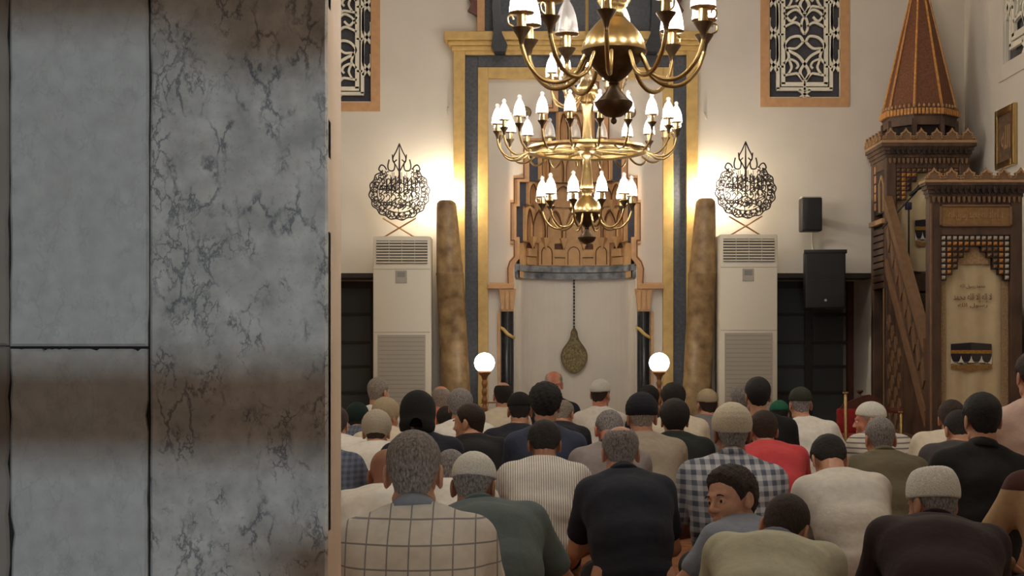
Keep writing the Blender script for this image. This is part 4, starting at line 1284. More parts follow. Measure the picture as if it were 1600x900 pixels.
# stair: steps, stringers, balustrades
ns = 8
yA, zA, yB2, zB2 = YG1 + .02, .48, YT0, pl_z
for k in range(ns):
    y0 = yA + (yB2 - yA) * k / ns
    zt_ = .35 + (pl_z - .35) * (k + 1) / ns - .02
    pp('stair_step', B().box(MX0 + .05, MX1 - .05, y0, yB2 + .02, zt_ - .16, zt_, .004), M_wood)
for xs in (MX0, MX1 - .035):
    def side(pts, y0=0.0, y1=.035):
        b = B()
        n = len(pts)
        b.v += [(xs + y0, p, q) for p, q in pts] + [(xs + y1, p, q) for p, q in pts]
        b.f += [tuple(range(n)), tuple(reversed(range(n, 2 * n)))] + [(i, n + i, n + (i + 1) % n, (i + 1) % n) for i in range(n)]
        return b
    st_ = lambda z0, z1, w: [(yA - .02, z0), (yB2, z1), (yB2, z1 + w), (yA - .02, z0 + w)]
    pp('handrail', side(st_(1.10, 2.40, .12), -.02, .055), M_wood2)
    pp('balustrade_panel', side(st_(.62, 1.97, .48), .008, .028), M_wood)
    pp('stringer', side(st_(.50, 1.83, .13), -.012, .045), M_wood2)
    pp('under_panel', side([(yA - .02, .02), (yB2, .02), (yB2, 1.83), (yA - .02, .50)], .01, .03), M_wood)
    if xs == MX0:
        for q in range(9):                        # lozenge carving along the balustrade
            f_ = (q + .5) / 9
            yc, zc = yA + (yB2 - yA) * f_, .62 + 1.35 * f_ + .24
            pp('carved_lozenge', side([(yc - .06, zc - .06), (yc, zc - .13), (yc + .06, zc + .06), (yc, zc + .13)], -.004, .01), M_wood2)
        for q in range(4):
            for r_ in range(5):
                yc, zc = yB2 - .08 - .12 * q, 1.38 - .22 * r_ - .10 * q
                if zc > .2: pp('carved_rosette', side([(yc - .05, zc), (yc - .02, zc - .07), (yc + .03, zc - .07), (yc + .05, zc), (yc + .03, zc + .07), (yc - .02, zc + .07)], .0, .012), M_wood2)
        pp('base_rail', side([(yA - .02, .30), (yB2, .34), (yB2, .44), (yA - .02, .40)], -.006, .03), M_wood2)

# curtain at the back of the tower and the microphone before it
curtain('tower_curtain', MX0 + .1, MX1 - .1, pl_z + .01, tz(266), YT0 + .085, 'cream printed curtain hung behind the pulpit microphone', (wx(1430, 13.9), wx(1476, 13.9), wz(388, 13.9), wz(342, 13.9)))
ym = 13.74
mx_ = lambda p: wx(p, ym)
mz_ = lambda p: wz(p, ym)
t = Thing('microphone_stand', 'black microphone on boom stand at the top of the pulpit', 'microphone', (mx_(1420), ym, pl_z - .02))
t.part('pole', B().tube([(mx_(1420), ym, pl_z + .02), (mx_(1420), ym, mz_(322))], .008, 8), M_dark, 60)
t.part('base', B().lathe([(.11, 0), (.11, .012), (.02, .03), (.01, .05)], mx_(1420), ym, pl_z - .02, 18), M_dark, 40)
t.part('clamp', B().box(mx_(1415), mx_(1424), ym - .03, ym + .03, mz_(328), mz_(316), .008), mat('dark_blue_plastic', srgb(34, 32, 62), .4), 40)
t.part('boom', B().tube([(mx_(1376), ym - .05, mz_(358)), (mx_(1432), ym - .02, mz_(299))], .007, 8), M_dark, 60)
d_ = Vector((mx_(1440) - mx_(1422), 0, mz_(290) - mz_(304)))
t.part('microphone', B().tube([(mx_(1420), ym - .03, mz_(306)), (mx_(1432), ym - .03, mz_(296)), (mx_(1437), ym - .03, mz_(292)), (mx_(1441), ym - .03, mz_(288))], [.012, .016, .026, .02], 12), M_dark, 60)

# framed picture on the side wall
t = Thing('framed_picture', 'gilt framed calligraphy picture on the side wall above the gate', 'picture', (XR, 13.22, 2.70))
fy0, fy1, fz0, fz1 = 12.97, 13.47, 2.70, 3.22
for a in ((fy0, fy0 + .06, fz0, fz1), (fy1 - .06, fy1, fz0, fz1), (fy0 + .06, fy1 - .06, fz0, fz0 + .06), (fy0 + .06, fy1 - .06, fz1 - .06, fz1)):
    t.part('frame_bar', B().box(XR - .04, XR - .001, a[0], a[1], a[2], a[3], .008), M_brass, 40)
t.part('sheet', B().box(XR - .02, XR - .01, fy0 + .06, fy1 - .06, fz0 + .06, fz1 - .06), mat('sheet_brown', srgb(120, 92, 66), .7, col2=srgb(76, 58, 46), scale=22, detail=8))
g = text_shape(arabic('الله'), .22, .003, .2)
g.v = [(XR - .021 + q[1], 13.22 - q[0], q[2] + 2.96) for q in g.v]
t.part('lettering', g, M_edge)

# preacher's armchair before the window
M_redcl = mat('red_upholstery', srgb(150, 28, 26), .8, var=.2, scale=30)
yc = 12.75
t = Thing('armchair', 'red upholstered carved armchair with brass posts under the dark window', 'chair', (2.92, yc, 0))
cx_ = lambda p: wx(p, yc)
cz_ = lambda p: wz(p, yc)
xl, xr = cx_(1319), cx_(1319) + .46
t.part('backrest', B().box(xl + .02, xr - .02, yc + .36, yc + .42, .42, cz_(640), .02), M_redcl, 40)
t.part('seat', B().box(xl, xr, yc - .08, yc + .40, .30, .42, .03), M_redcl, 40)
t.part('carved_crest', B().prism([(xl + .03, cz_(645)), (xr - .03, cz_(645)), (xr - .06, cz_(630)), (xr - .16, cz_(618)), (xl + .24, cz_(620)), (xl + .14, cz_(628)), (xl + .08, cz_(632))], yc + .37, yc + .41), M_redwood)
for xx, yy_, zt_, m in ((xl, yc - .06, cz_(612), M_brass), (xr, yc - .06, .62, M_brass)):
    t.part('front_post', B().lathe([(.014, 0), (.014, zt_ - .03), (.010, zt_ - .02), (.026, zt_ - .012), (.026, zt_)], xx, yy_, 0, 12), m, 40)
for xx in (xl + .02, xl + .22):
    zt_ = cz_(611) if xx > xl + .1 else .5
    t.part('rear_post', B().lathe([(.014, 0), (.014, zt_ - .05), (.008, zt_ - .035), (.03, zt_ - .012), (.03, zt_)], xx, yc + .40, 0, 12), M_redwood, 40)
t.part('rear_post', B().lathe([(.014, 0), (.014, .5)], xr - .02, yc + .40, 0, 12), M_redwood, 40)
t.part('armrest', B().box(xr - .03, xr + .02, yc - .06, yc + .4, .6, .64, .01), M_redwood, 40)

# small hooks on the plaster
for px_, py_, lb in ((700, 172, 'small white hook on the plaster beside the niche frame, jamb side'), (1101, 181, 'small white hook on the plaster beside the niche frame, pulpit side')):
    x_, z_ = wx(px_), wz(py_)
    solid('wall_hook', B().tube([(x_, YB + .002, z_ + .03), (x_, YB - .03, z_ + .02), (x_ + .005, YB - .045, z_ - .01), (x_ + .01, YB - .03, z_ - .035), (x_ + .012, YB - .012, z_ - .02)], .008, 6), M_cablew, 60,
          base=(x_, YB, z_), label=lb, cat='hook', group='wall hooks')

# ------------------------------------------------------------------ people: smooth implicit bodies turned into meshes
class Field:
    def __init__(s, lo, hi, vox):
        s.vox = vox
        s.lo = np.array(lo) - 3 * vox
        s.n = (np.ceil((np.array(hi) + 3 * vox - s.lo) / vox)).astype(int) + 1
        s.F = np.full(s.n, 0.3, np.float32)
        s.ax = [s.lo[i] + vox * np.arange(s.n[i]) for i in range(3)]
    def _sub(s, lo, hi):
        a = np.clip(np.floor((np.array(lo) - s.lo) / s.vox).astype(int), 0, s.n - 1)
        b = np.clip(np.ceil((np.array(hi) - s.lo) / s.vox).astype(int) + 1, 1, s.n)
        sl = tuple(slice(a[i], max(b[i], a[i] + 1)) for i in range(3))
        return sl, s.ax[0][sl[0]][:, None, None].astype(np.float32), s.ax[1][sl[1]][None, :, None].astype(np.float32), s.ax[2][sl[2]][None, None, :].astype(np.float32)
    def join(s, lo, hi, fn, k):
        m = max(k, 3 * s.vox) + .01
        sl, X, Y, Z = s._sub(np.array(lo) - m, np.array(hi) + m)
        d = fn(X, Y, Z)
        a = s.F[sl]
        if k > 0:
            h = np.clip(.5 + .5 * (a - d) / k, 0, 1)
            s.F[sl] = a * (1 - h) + d * h - k * h * (1 - h)
        else:
            s.F[sl] = np.minimum(a, d)
    def cone(s, a, b, ra, rb, k=.03):
        a, b = np.array(a, float), np.array(b, float)
        ab = b - a
        L = max(1e-9, ab.dot(ab))
        def fn(X, Y, Z):
            t = np.clip(((X - a[0]) * ab[0] + (Y - a[1]) * ab[1] + (Z - a[2]) * ab[2]) / L, 0, 1)
            return np.sqrt((X - a[0] - t * ab[0]) ** 2 + (Y - a[1] - t * ab[1]) ** 2 + (Z - a[2] - t * ab[2]) ** 2) - (ra + (rb - ra) * t)
        r = max(ra, rb)
        s.join(np.minimum(a, b) - r, np.maximum(a, b) + r, fn, k)
    def oval(s, a, b, w0, d0, w1, d1, k=.05):
        """limb of elliptic section: half width along x, half depth across"""
        a, b = np.array(a, float), np.array(b, float)
        ab = b - a
        L = max(1e-9, ab.dot(ab))
        u = ab / math.sqrt(L)
        r = np.array([1., 0, 0]); r = r - u * r.dot(u); r /= np.linalg.norm(r)
        f = np.cross(u, r)
        def fn(X, Y, Z):
            px, py, pz = X - a[0], Y - a[1], Z - a[2]
            t = np.clip((px * ab[0] + py * ab[1] + pz * ab[2]) / L, 0, 1)
            w, d = w0 + (w1 - w0) * t, d0 + (d1 - d0) * t
            qx, qy, qz = px - t * ab[0], py - t * ab[1], pz - t * ab[2]
            A = (qx * r[0] + qy * r[1] + qz * r[2]) / w
            D = (qx * f[0] + qy * f[1] + qz * f[2]) / d
            E_ = (qx * u[0] + qy * u[1] + qz * u[2]) / d
            return (np.sqrt(A * A + D * D + E_ * E_) - 1) * np.minimum(w, d)
        m = max(w0, w1, d0, d1)
        s.join(np.minimum(a, b) - m, np.maximum(a, b) + m, fn, k)
    def ball(s, c, r3, k=.02):
        c, r3 = np.array(c, float), np.array(r3, float)
        fn = lambda X, Y, Z: (np.sqrt(((X - c[0]) / r3[0]) ** 2 + ((Y - c[1]) / r3[1]) ** 2 + ((Z - c[2]) / r3[2]) ** 2) - 1) * r3.min()
        s.join(c - r3, c + r3, fn, k)
    def grid(s):
        return s.ax[0][:, None, None], s.ax[1][None, :, None], s.ax[2][None, None, :]
    def cut(s, g, k=.006):
        """keep where g < 0"""
        h = np.clip(.5 - .5 * (s.F - g) / k, 0, 1)
        s.F = s.F * (1 - h) + g * h + k * h * (1 - h)
    def dig(s, c, r3, k=.01):
        c, r3 = np.array(c, float), np.array(r3, float)
        X, Y, Z = s.grid()
        g = -(np.sqrt(((X - c[0]) / r3[0]) ** 2 + ((Y - c[1]) / r3[1]) ** 2 + ((Z - c[2]) / r3[2]) ** 2) - 1) * r3.min()
        s.cut(g, k)
    def nets(s):
        F = s.F
        ins = F < 0
        n = np.array(F.shape)
        pos = np.zeros((*(n - 1), 3), np.float32)
        cnt = np.zeros(n - 1, np.float32)
        faces = []
        for ax in range(3):
            i0 = [slice(None)] * 3; i1 = [slice(None)] * 3
            i0[ax] = slice(0, -1); i1[ax] = slice(1, None)
            a, b = F[tuple(i0)], F[tuple(i1)]
            cr = (a < 0) != (b < 0)
            idx = np.argwhere(cr)
            va, vb = a[cr], b[cr]
            t = va / (va - vb)
            p = idx.astype(np.float32)
            p[:, ax] += t
            o1, o2 = [q for q in range(3) if q != ax]
            quad = []
            ok = np.ones(len(idx), bool)
            for d1, d2 in ((0, 0), (-1, 0), (-1, -1), (0, -1)):
                c = idx.copy()
                c[:, o1] += d1; c[:, o2] += d2
                g = ((c >= 0) & (c < n - 1)).all(1)
                ok &= g
                cc = c[g]
                np.add.at(pos, tuple(cc.T), p[g])
                np.add.at(cnt, tuple(cc.T), 1)
                quad.append(c)
            q = np.stack(quad, 1)[ok]
            flip = (va < 0)[ok] == (ax == 1)
            q[flip] = q[flip][:, ::-1]
            faces.append(q)
        act = cnt > 0
        ids = np.full(n - 1, -1, int)
        ids[act] = np.arange(act.sum())
        V = pos[act] / cnt[act][:, None] * s.vox + s.lo
        fc = np.concatenate(faces)
        Fc = ids[fc[..., 0], fc[..., 1], fc[..., 2]]
        return V, Fc

def np_mesh(name, parts, m):
    vs, fs, o = [], [], 0
    for V, Fc in parts:
        vs.append(V); fs.append(Fc + o); o += len(V)
    V = np.concatenate(vs).astype(np.float32); Q = np.concatenate(fs).astype(np.int32)
    me = bpy.data.meshes.new(name)
    me.vertices.add(len(V)); me.vertices.foreach_set('co', V.ravel())
    me.loops.add(Q.size); me.loops.foreach_set('vertex_index', Q.ravel())
    me.polygons.add(len(Q))
    me.polygons.foreach_set('loop_start', np.arange(0, Q.size, 4, dtype=np.int32))
    me.polygons.foreach_set('use_smooth', np.ones(len(Q), bool))
    me.update(calc_edges=True)
    me.validate()
    if m: me.materials.append(m)
    return me

# ---- head, ears and face; origin at the top of the neck, face towards +y
def head_field(vox, ears=True, grow=0.0):
    f = Field((-.10, -.12, -.17), (.10, .14, .18), vox)
    f.ball((0, -.004, .078), (.0745 + grow, .094 + grow, .080 + grow), 0)
    f.ball((0, .04, .005), (.058 + grow, .060 + grow, .088 + grow), .03)
    f.cone((0, -.03, .03), (0, -.035, -.15), .052 + grow, .056 + grow, .03)
    if grow: return f
    f.cone((0, .084, -.066), (0, .080, -.058), .018, .018, .02)
    for sx in (-1, 1):
        f.cone((sx * .046, .018, -.038), (sx * .012, .080, -.068), .017, .014, .02)
        f.cone((sx * .042, .078, .058), (sx * .008, .092, .054), .010, .010, .015)
        f.ball((sx * .040, .068, .005), (.020, .018, .018), .02)
        f.ball((sx * .014, .106, .000), (.009, .012, .008), .006)
    f.cone((0, .094, .048), (0, .118, .006), .007, .011, .012)
    for sx in (-1, 1):
        f.dig((sx * .031, .108, .034), (.017, .018, .010), .012)
        f.ball((sx * .031, .0845, .034), (.0152, .0142, .0128), .003); f.dig((sx * .031, .102, .0335), (.0125, .012, .0060), .002)
    f.cone((-.020, .094, -.030), (.020, .094, -.030), .006, .006, .006)
    f.cone((-.016, .0945, -.040), (.016, .0945, -.040), .0068, .0068, .005)
    f.cone((0, .099, -.030), (0, .100, -.031), .006, .006, .006)
    if ears:
        for sx in (-1, 1):
            f.cone((sx * .074, -.006, .040), (sx * .072, .002, .008), .011, .008, .008)
            f.ball((sx * .080, -.014, .032), (.008, .020, .031), .006)
            f.ball((sx * .077, -.006, .004), (.007, .009, .011), .006)
            f.dig((sx * .090, -.008, .032), (.008, .010, .018), .004)
    return f
HEADS = {}
def head(v):
    if v not in HEADS: HEADS[v] = head_field(v).nets()
    return HEADS[v]

def wob(X, Y, Z, f, seed):
    r = random.Random(seed)
    o = 0
    for i in range(4):
        a, b, c = [r.uniform(-1, 1) * f for _ in range(3)]
        o = o + np.sin(X * a + Y * b + Z * c + r.uniform(0, 6.3))
    return o / 4

# hairline height along y (front high, nape low)
def hairline(Y):
    return np.interp(Y, [-.13, -.085, -.045, -.01, .02, .05, .075, .10], [-.035, -.030, -.012, .048, .028, .075, .098, .112])
HAIR = {}
def hair(kind, v):
    key = (kind, v)
    if key in HEADS: return HEADS[key]
    t = {'short': .006, 'mid': .013, 'thick': .020, 'curly': .024, 'bald': .006, 'crown': .009, 'shaved': .004}[kind]
    f = head_field(v, False, grow=t)
    X, Y, Z = f.grid()
    amp = {'curly': .005, 'thick': .003, 'mid': .002}.get(kind, .0012)
    f.F = f.F + amp * (.7 * wob(X, Y, Z, 240, 3) + .9 * wob(X, Y, Z, 420, 5)).astype(np.float32)
    zl = hairline(Y) + 0 * X
    zl = np.where((np.abs(X) > .062) & (Y > -.03) & (Y < .035), np.maximum(zl, .03), zl)
    zl = zl + .005 * wob(X, Y, Z, 190, 9) + .003 * wob(X, Y, Z, 420, 2)
    f.F = f.F + (t * .85 * np.clip(1 - (Z - zl) / .04, 0, 1)).astype(np.float32)
    f.cut((zl - Z).astype(np.float32), .008)
    if kind == 'bald':
        g = -(np.sqrt((X / .066) ** 2 + ((Y - .03) / .105) ** 2 + ((Z - .15) / .075) ** 2) - 1) * .066
        f.cut(g.astype(np.float32), .008)
    if kind == 'crown':
        g = -(np.sqrt((X / .05) ** 2 + ((Y + .045) / .05) ** 2 + ((Z - .15) / .05) ** 2) - 1) * .05
        f.cut(g.astype(np.float32), .012)
    r = f.nets()
    HEADS[key] = r
    return r
def cap(kind, v):
    key = ('cap', kind, v)
    if key in HEADS: return HEADS[key]
    f = Field((-.115, -.135, -.03), (.115, .13, .21), v)
    if kind == 'kufi':            # rounded crochet cap
        f.ball((0, -.004, .082), (.086, .106, .092), 0); lo, tilt = .070, .12
    elif kind == 'tall':          # fuller, taller cap
        f.ball((0, -.004, .088), (.093, .112, .098), 0); lo, tilt = .052, .16
    elif kind == 'flat':          # straight band with a flat gathered top
        f.ball((0, -.004, .085), (.092, .110, .115), 0); lo, tilt = .060, .10
    elif kind == 'skull':         # small cap high on the crown
        f.ball((0, -.010, .086), (.083, .101, .086), 0); lo, tilt = .088, .30
    elif kind == 'beanie':        # soft knitted cap drawn down to the nape
        f.ball((0, -.008, .082), (.094, .114, .100), 0); lo, tilt = .012, .45
    elif kind == 'hood':
        f.ball((0, -.012, .075), (.099, .120, .108), 0); f.cone((0, -.05, .02), (0, -.06, -.01), .09, .10, .04); lo, tilt = -.025, .5
    X, Y, Z = f.grid()
    if kind == 'flat':
        f.cut((Z - .176 + 0 * X + 0 * Y).astype(np.float32), .02)
        a = np.arctan2(Y + .004, X)
        f.F = f.F + (.0016 * np.sin(a * 26) * (Z > .12)).astype(np.float32)
    if kind == 'hood':
        f.cut((Y - .055 - .1 * (Z - .08) + 0 * X).astype(np.float32), .02)
    f.cut((lo + tilt * Y - Z + 0 * X).astype(np.float32), .006)
    if kind in ('kufi', 'tall', 'beanie'):
        a = np.arctan2(Y + .004, X)
        f.F = f.F + (.0007 * np.sin(a * 40) + .0007 * np.sin(Z * 700)).astype(np.float32)
    r = f.nets()
    HEADS[key] = r
    return r

# ---- hand: wrist at origin, fingers along +y, palm down, thumb on the -x side (mirrored for the other hand)
def hand_shape(v=.0045):
    f = Field((-.075, -.03, -.05), (.055, .20, .03), v)
    f.oval((0, .0, 0), (0, .085, 0), .026, .017, .040, .014, 0)
    for i, (x, L) in enumerate(((-.030, .070), (-.010, .080), (.011, .075), (.030, .058))):
        k0 = (x, .085, 0); k1 = (x * 1.1, .085 + L * .45, -.006); k2 = (x * 1.12, .085 + L * .78, -.018); k3 = (x * 1.12, .085 + L * .98, -.034)
        f.cone(k0, k1, .0095, .009, .006); f.cone(k1, k2, .009, .0082, .003); f.cone(k2, k3, .0082, .007, .003)
    f.cone((-.022, .022, -.004), (-.050, .055, -.010), .014, .011, .012)
    f.cone((-.050, .055, -.010), (-.058, .092, -.018), .010, .008, .004)
    return f.nets()
HAND = hand_shape()

# ---- small shared face pieces
M_eye = mat('eye_white', srgb(226, 220, 212), .25)
M_iris = mat('iris_brown', srgb(52, 34, 26), .2)
def eye_mesh():
    b = B().lathe([(max(.0003, .0126 * math.sin(PI * i / 10)), -.0126 * math.cos(PI * i / 10)) for i in range(11)], seg=14)
    me = b.mesh('eye', M_eye, 180)
    me.materials.append(M_iris)
    for p in me.polygons:
        if p.center.z > .0106: p.material_index = 1
    me.transform(Matrix.Rotation(-PI / 2, 4, 'X'))
    return me
ME_EYE = eye_mesh()
ME_BROW = {}
def brow_mesh(m):
    if m.name not in ME_BROW:
        b = B().tube([(-.018, -.004, -.003), (-.006, .003, .003), (.008, .003, .003), (.018, -.003, -.002)], [.002, .0035, .0035, .0018], 6)
        ME_BROW[m.name] = b.mesh('eyebrow', m, 60)
    return ME_BROW[m.name]
M_lip = mat('lip', srgb(150, 84, 74), .5)

def skin(name, r, g, b):
    return mat('skin_' + name, srgb(r, g, b), 0.5, var=0.06, scale=40, bump=0.05, bscale=200)
SKIN = {'fair': skin('fair', 214, 158, 130), 'tan': skin('tan', 204, 152, 124), 'brown': skin('brown', 164, 114, 90), 'red': skin('red', 206, 138, 114)}
def hairmat(name, c, c2):
    return mat('hair_' + name, c, 0.65, col2=c2, scale=180, bump=0.8, bscale=320, detail=3, stretch=(1, 1, .4))
HM = {'black': hairmat('black', srgb(34, 28, 26), srgb(18, 15, 15)), 'brown': hairmat('brown', srgb(66, 46, 36), srgb(36, 26, 22)),
      'grey': hairmat('grey', srgb(184, 174, 162), srgb(118, 110, 102)), 'dark_grey': hairmat('dark_grey', srgb(176, 170, 168), srgb(98, 94, 94)),
      'white': hairmat('white', srgb(206, 196, 182), srgb(150, 140, 128))}
def capmat(name, c):
    return mat('cap_' + name, c, 0.9, var=0.14, scale=160, bump=0.7, bscale=260, detail=2)
CM = {'white': capmat('white', srgb(244, 241, 232)), 'cream': capmat('cream', srgb(230, 220, 198)), 'knit': capmat('knit', srgb(198, 188, 170)),
      'navy': capmat('navy', srgb(34, 34, 46)), 'green': capmat('green', srgb(40, 110, 84)), 'olive': capmat('olive', srgb(54, 56, 44)), 'black': capmat('black', srgb(20, 20, 22)),
      'dkgreen': capmat('dark_green', srgb(24, 46, 42)), 'beige': capmat('beige', srgb(190, 172, 142))}

def cloth(name, c, kind='plain', c2=None, p=.05, w=.06):
    key = 'cloth_' + name
    if key in MATS: return MATS[key]
    m = mat(key, c, 0.9, var=0.06, scale=30, bump=0.55, bscale=16, sheen=.03)
    if kind == 'plain': return m
    nt = m.node_tree
    b = nt.nodes['Principled BSDF']
    tc = nt.nodes.new('ShaderNodeTexCoord')
    sp = nt.nodes.new('ShaderNodeSeparateXYZ')
    nt.links.new(tc.outputs['Object'], sp.inputs[0])
    def line(ch, per, wid, off=0.0):
        fr = tex_math(nt, 'FRACT', tex_math(nt, 'ADD', tex_math(nt, 'DIVIDE', ch, per), 10.0 + off))
        return tex_math(nt, 'LESS_THAN', fr, wid)
    if kind == 'stripe_v':
        fac = tex_math(nt, 'MULTIPLY', line(sp.outputs['X'], p, w), .8)
    elif kind == 'stripe_h':
        fac = tex_math(nt, 'MULTIPLY', line(sp.outputs['Z'], p, w), .8)
    elif kind == 'grid':
        fac = tex_math(nt, 'MULTIPLY', tex_math(nt, 'MAXIMUM', line(sp.outputs['X'], p, w, .3), line(sp.outputs['Z'], p * 1.05, w, .2)), .75)
    elif kind == 'check':
        fac = tex_math(nt, 'MULTIPLY', tex_math(nt, 'ADD', line(sp.outputs['X'], p, .5), line(sp.outputs['Z'], p, .5)), .46)
    elif kind == 'two':
        fac = tex_math(nt, 'GREATER_THAN', sp.outputs['Z'], p)
    src = b.inputs['Base Color'].links[0].from_socket
    mx = nt.nodes.new('ShaderNodeMix'); mx.data_type = 'RGBA'
    nt.links.new(fac, mx.inputs['Factor'])
    nt.links.new(src, mx.inputs['A'])
    mx.inputs['B'].default_value = c2
    nt.links.new(mx.outputs['Result'], b.inputs['Base Color'])
    return m
WHITE = cloth('white', srgb(238, 234, 226)); CREAM = cloth('cream', srgb(226, 214, 192)); OFFW = cloth('off_white', srgb(226, 220, 210))
NAVY = cloth('navy', srgb(30, 34, 48)); BLACK = cloth('black', srgb(20, 20, 22)); DENIM = cloth('denim', srgb(54, 62, 84)); TROUS = cloth('trousers', srgb(34, 34, 40))
TEAL = cloth('teal', srgb(96, 110, 112)); TAUPE = cloth('taupe', srgb(150, 140, 138)); BEIGE = cloth('beige', srgb(166, 154, 136)); OLIVE = cloth('olive', srgb(104, 96, 74))
CORAL = cloth('coral', srgb(206, 70, 76)); SAGE = cloth('sage', srgb(192, 192, 168)); MAROON = cloth('maroon', srgb(46, 32, 36)); GREYC = cloth('grey', srgb(122, 120, 122))
PINK = cloth('pink', srgb(220, 190, 176)); DGREY = cloth('dark_grey', srgb(70, 66, 68)); ORANGE = cloth('orange', srgb(214, 110, 82)); DGREEN = cloth('dark_green', srgb(28, 34, 32))
SLATEB = cloth('blue_grey', srgb(108, 116, 134), 'check', srgb(70, 78, 98), .03)
GRID = cloth('window_check', srgb(226, 223, 216), 'grid', srgb(104, 108, 120), .062, .07)
PIN = cloth('pinstripe', srgb(234, 229, 220), 'stripe_v', srgb(132, 126, 124), .0115, .36)
HSTR = cloth('navy_stripe', srgb(214, 208, 196), 'stripe_h', srgb(72, 70, 82), .034, .3)
PLAID = cloth('blue_plaid', srgb(206, 208, 214), 'check', srgb(74, 82, 106), .044)
TWO = cloth('two_tone', srgb(176, 146, 110), 'two', srgb(74, 36, 32), .52)
BLUEGREY = cloth('faded_blue', srgb(140, 150, 166))

def rot(v, M): return np.array([(M @ Vector(p))[:] for p in v]) if len(v) < 50 else v @ np.array(M.to_3x3()).T + np.array(M.translation)

def person(label, hx, ytop, Y, bx=None, sw=.172, fat=1.0, pitch=.15, yaw=0.0, roll=0.0, body_yaw=0.0, sk='tan', hr=('short', 'black'), cp=None,
           shirt=WHITE, sleeve='short', collar=None, arms='lap', legs='kneel', hs=1.0, bs=1.0, seed=0, trousers=TROUS, vest=None, lean0=None, beard=None):
    """one seated person; hx, ytop, bx locate the head and the back in the photograph, Y is the distance"""
    s = F / Y
    ztop = HC - (ytop - YH) / s
    bx = hx if bx is None else bx
    v_b = .020 if Y > 9.3 else .015 if Y > 6.2 else .012
    v_h = .0032 if abs(yaw) > 2 else .009 if Y > 9.3 else .0065 if Y > 6.2 else .0048
    hv, hf = head(v_h)
    cover = [hv]
    if cp: cover.append(cap(cp[0], v_h)[0])
    elif hr: cover.append(hair(hr[0], v_h)[0])
    cov = np.concatenate(cover)[::7] * hs
    zp = (.125 if legs == 'kneel' else .11) * bs
    lat = (wx(hx, Y) - wx(bx, Y))
    Rh = Matrix.Rotation(-body_yaw, 3, 'Z') @ Matrix.Rotation(yaw, 3, 'Z') @ Matrix.Rotation(-pitch, 3, 'X') @ Matrix.Rotation(roll, 3, 'Y')
    Rh = Matrix.Rotation(yaw - body_yaw, 3, 'Z') @ Matrix.Rotation(roll, 3, 'Y') @ Matrix.Rotation(-pitch, 3, 'X')
    rel_top = (cov @ np.array(Rh).T)[:, 2].max()
    def spine(th, zp):
        p = np.array([0., 0, zp]); out = [p]
        la = lat
        for L, g in ((.17, .75), (.17, 1.0), (.17, 1.2)):
            a = th * g
            d = np.array([0, math.sin(a), math.cos(a)])
            p = p + d * L * bs
            out.append(p)
        a = th * 1.15 + .10
        n = out[-1] + np.array([0, math.sin(min(a, 1.5)), math.cos(min(a, 1.5))]) * .115 * bs
        out.append(n)
        out = [q + np.array([lat * k, 0, 0]) for q, k in zip(out, (0, .12, .4, .72, 1.0))]
        return out
    zp0, Yh = zp, Y
    for _it in range(3):                              # the head stands a little in front of the seat
        ztop = HC - (ytop - YH) * Yh / F
        lat = wx(hx, Yh) - wx(bx, Y)
        zp, lo, hi = zp0, 0.0, 1.15
        if spine(0, zp)[-1][2] + rel_top < ztop:
            zp += ztop - (spine(0, zp)[-1][2] + rel_top); th = 0.0
        elif spine(hi, zp)[-1][2] + rel_top > ztop:
            th = hi
            zp = max(.10, zp + ztop - (spine(hi, zp)[-1][2] + rel_top))
        else:
            for _ in range(30):
                th = (lo + hi) / 2
                if spine(th, zp)[-1][2] + rel_top > ztop: lo = th
                else: hi = th
        S = spine(th, zp)
        Yh = Y + .5 * (Matrix.Rotation(body_yaw, 3, 'Z') @ Vector(S[-1])).y
    pel, wai, che, c7, atl = S
    fw = fat * bs
    up = (c7 - che) / np.linalg.norm(c7 - che)
    right = np.array([1., 0, 0]); right = right - up * up.dot(right); right /= np.linalg.norm(right)
    fwd = np.cross(up, right)
    rnd = random.Random(seed + int(hx))
    J = {}
    for sx in (-1, 1):
        sh = c7 - up * .078 * bs + right * sx * sw * bs - fwd * .0
        md = arms if isinstance(arms, str) else arms[0 if sx < 0 else 1]
        fl = lambda z: max(z, .05)
        if md == 'lap':
            el = sh + np.array([sx * .055, .09, -.255]) * bs; wr = np.array([sx * .075, .30 * bs, zp + .13 * bs])
        elif md == 'knee':
            el = sh + np.array([sx * .075, .10, -.25]) * bs; wr = np.array([sx * .17, .36 * bs, .24 * bs])
        elif md == 'wide':
            el = sh + np.array([sx * .13, .06, -.24]) * bs; wr = np.array([sx * .16, .32 * bs, .20 * bs])
        elif md == 'prop':
            el = sh + np.array([sx * .16, .02, -.22]) * bs; wr = np.array([sh[0] + sx * .22, sh[1] + .05, .05])
        elif md == 'pray':
            el = sh + np.array([sx * .05, .10, -.22]) * bs; wr = c7 + np.array([sx * .07, .24, .02])
        el[2] = fl(el[2]); wr[2] = fl(wr[2])
        d = wr - el
        L = np.linalg.norm(d)
        if L > .27 * bs and md != 'prop': wr = el + d / L * .26 * bs; wr[2] = fl(wr[2])
        hip = pel + np.array([sx * .085 * bs, .01, -.02])
        if legs == 'kneel': kn = np.array([sx * .13, .40, .085]) * bs; an = np.array([sx * .07, .0, .06]) * bs; to = np.array([sx * .03, -.13, .045]) * bs
        else: kn = np.array([sx * .30, .24, .12]) * bs; an = np.array([-sx * .07, .27, .065]) * bs; to = np.array([-sx * .17, .31, .05]) * bs
        J[sx] = (sh, el, wr, hip, kn, an, to)
    allp = np.array(S + [q for sx in J for q in J[sx]])
    LO, HI = allp.min(0) - .17 * fat, allp.max(0) + .17 * fat
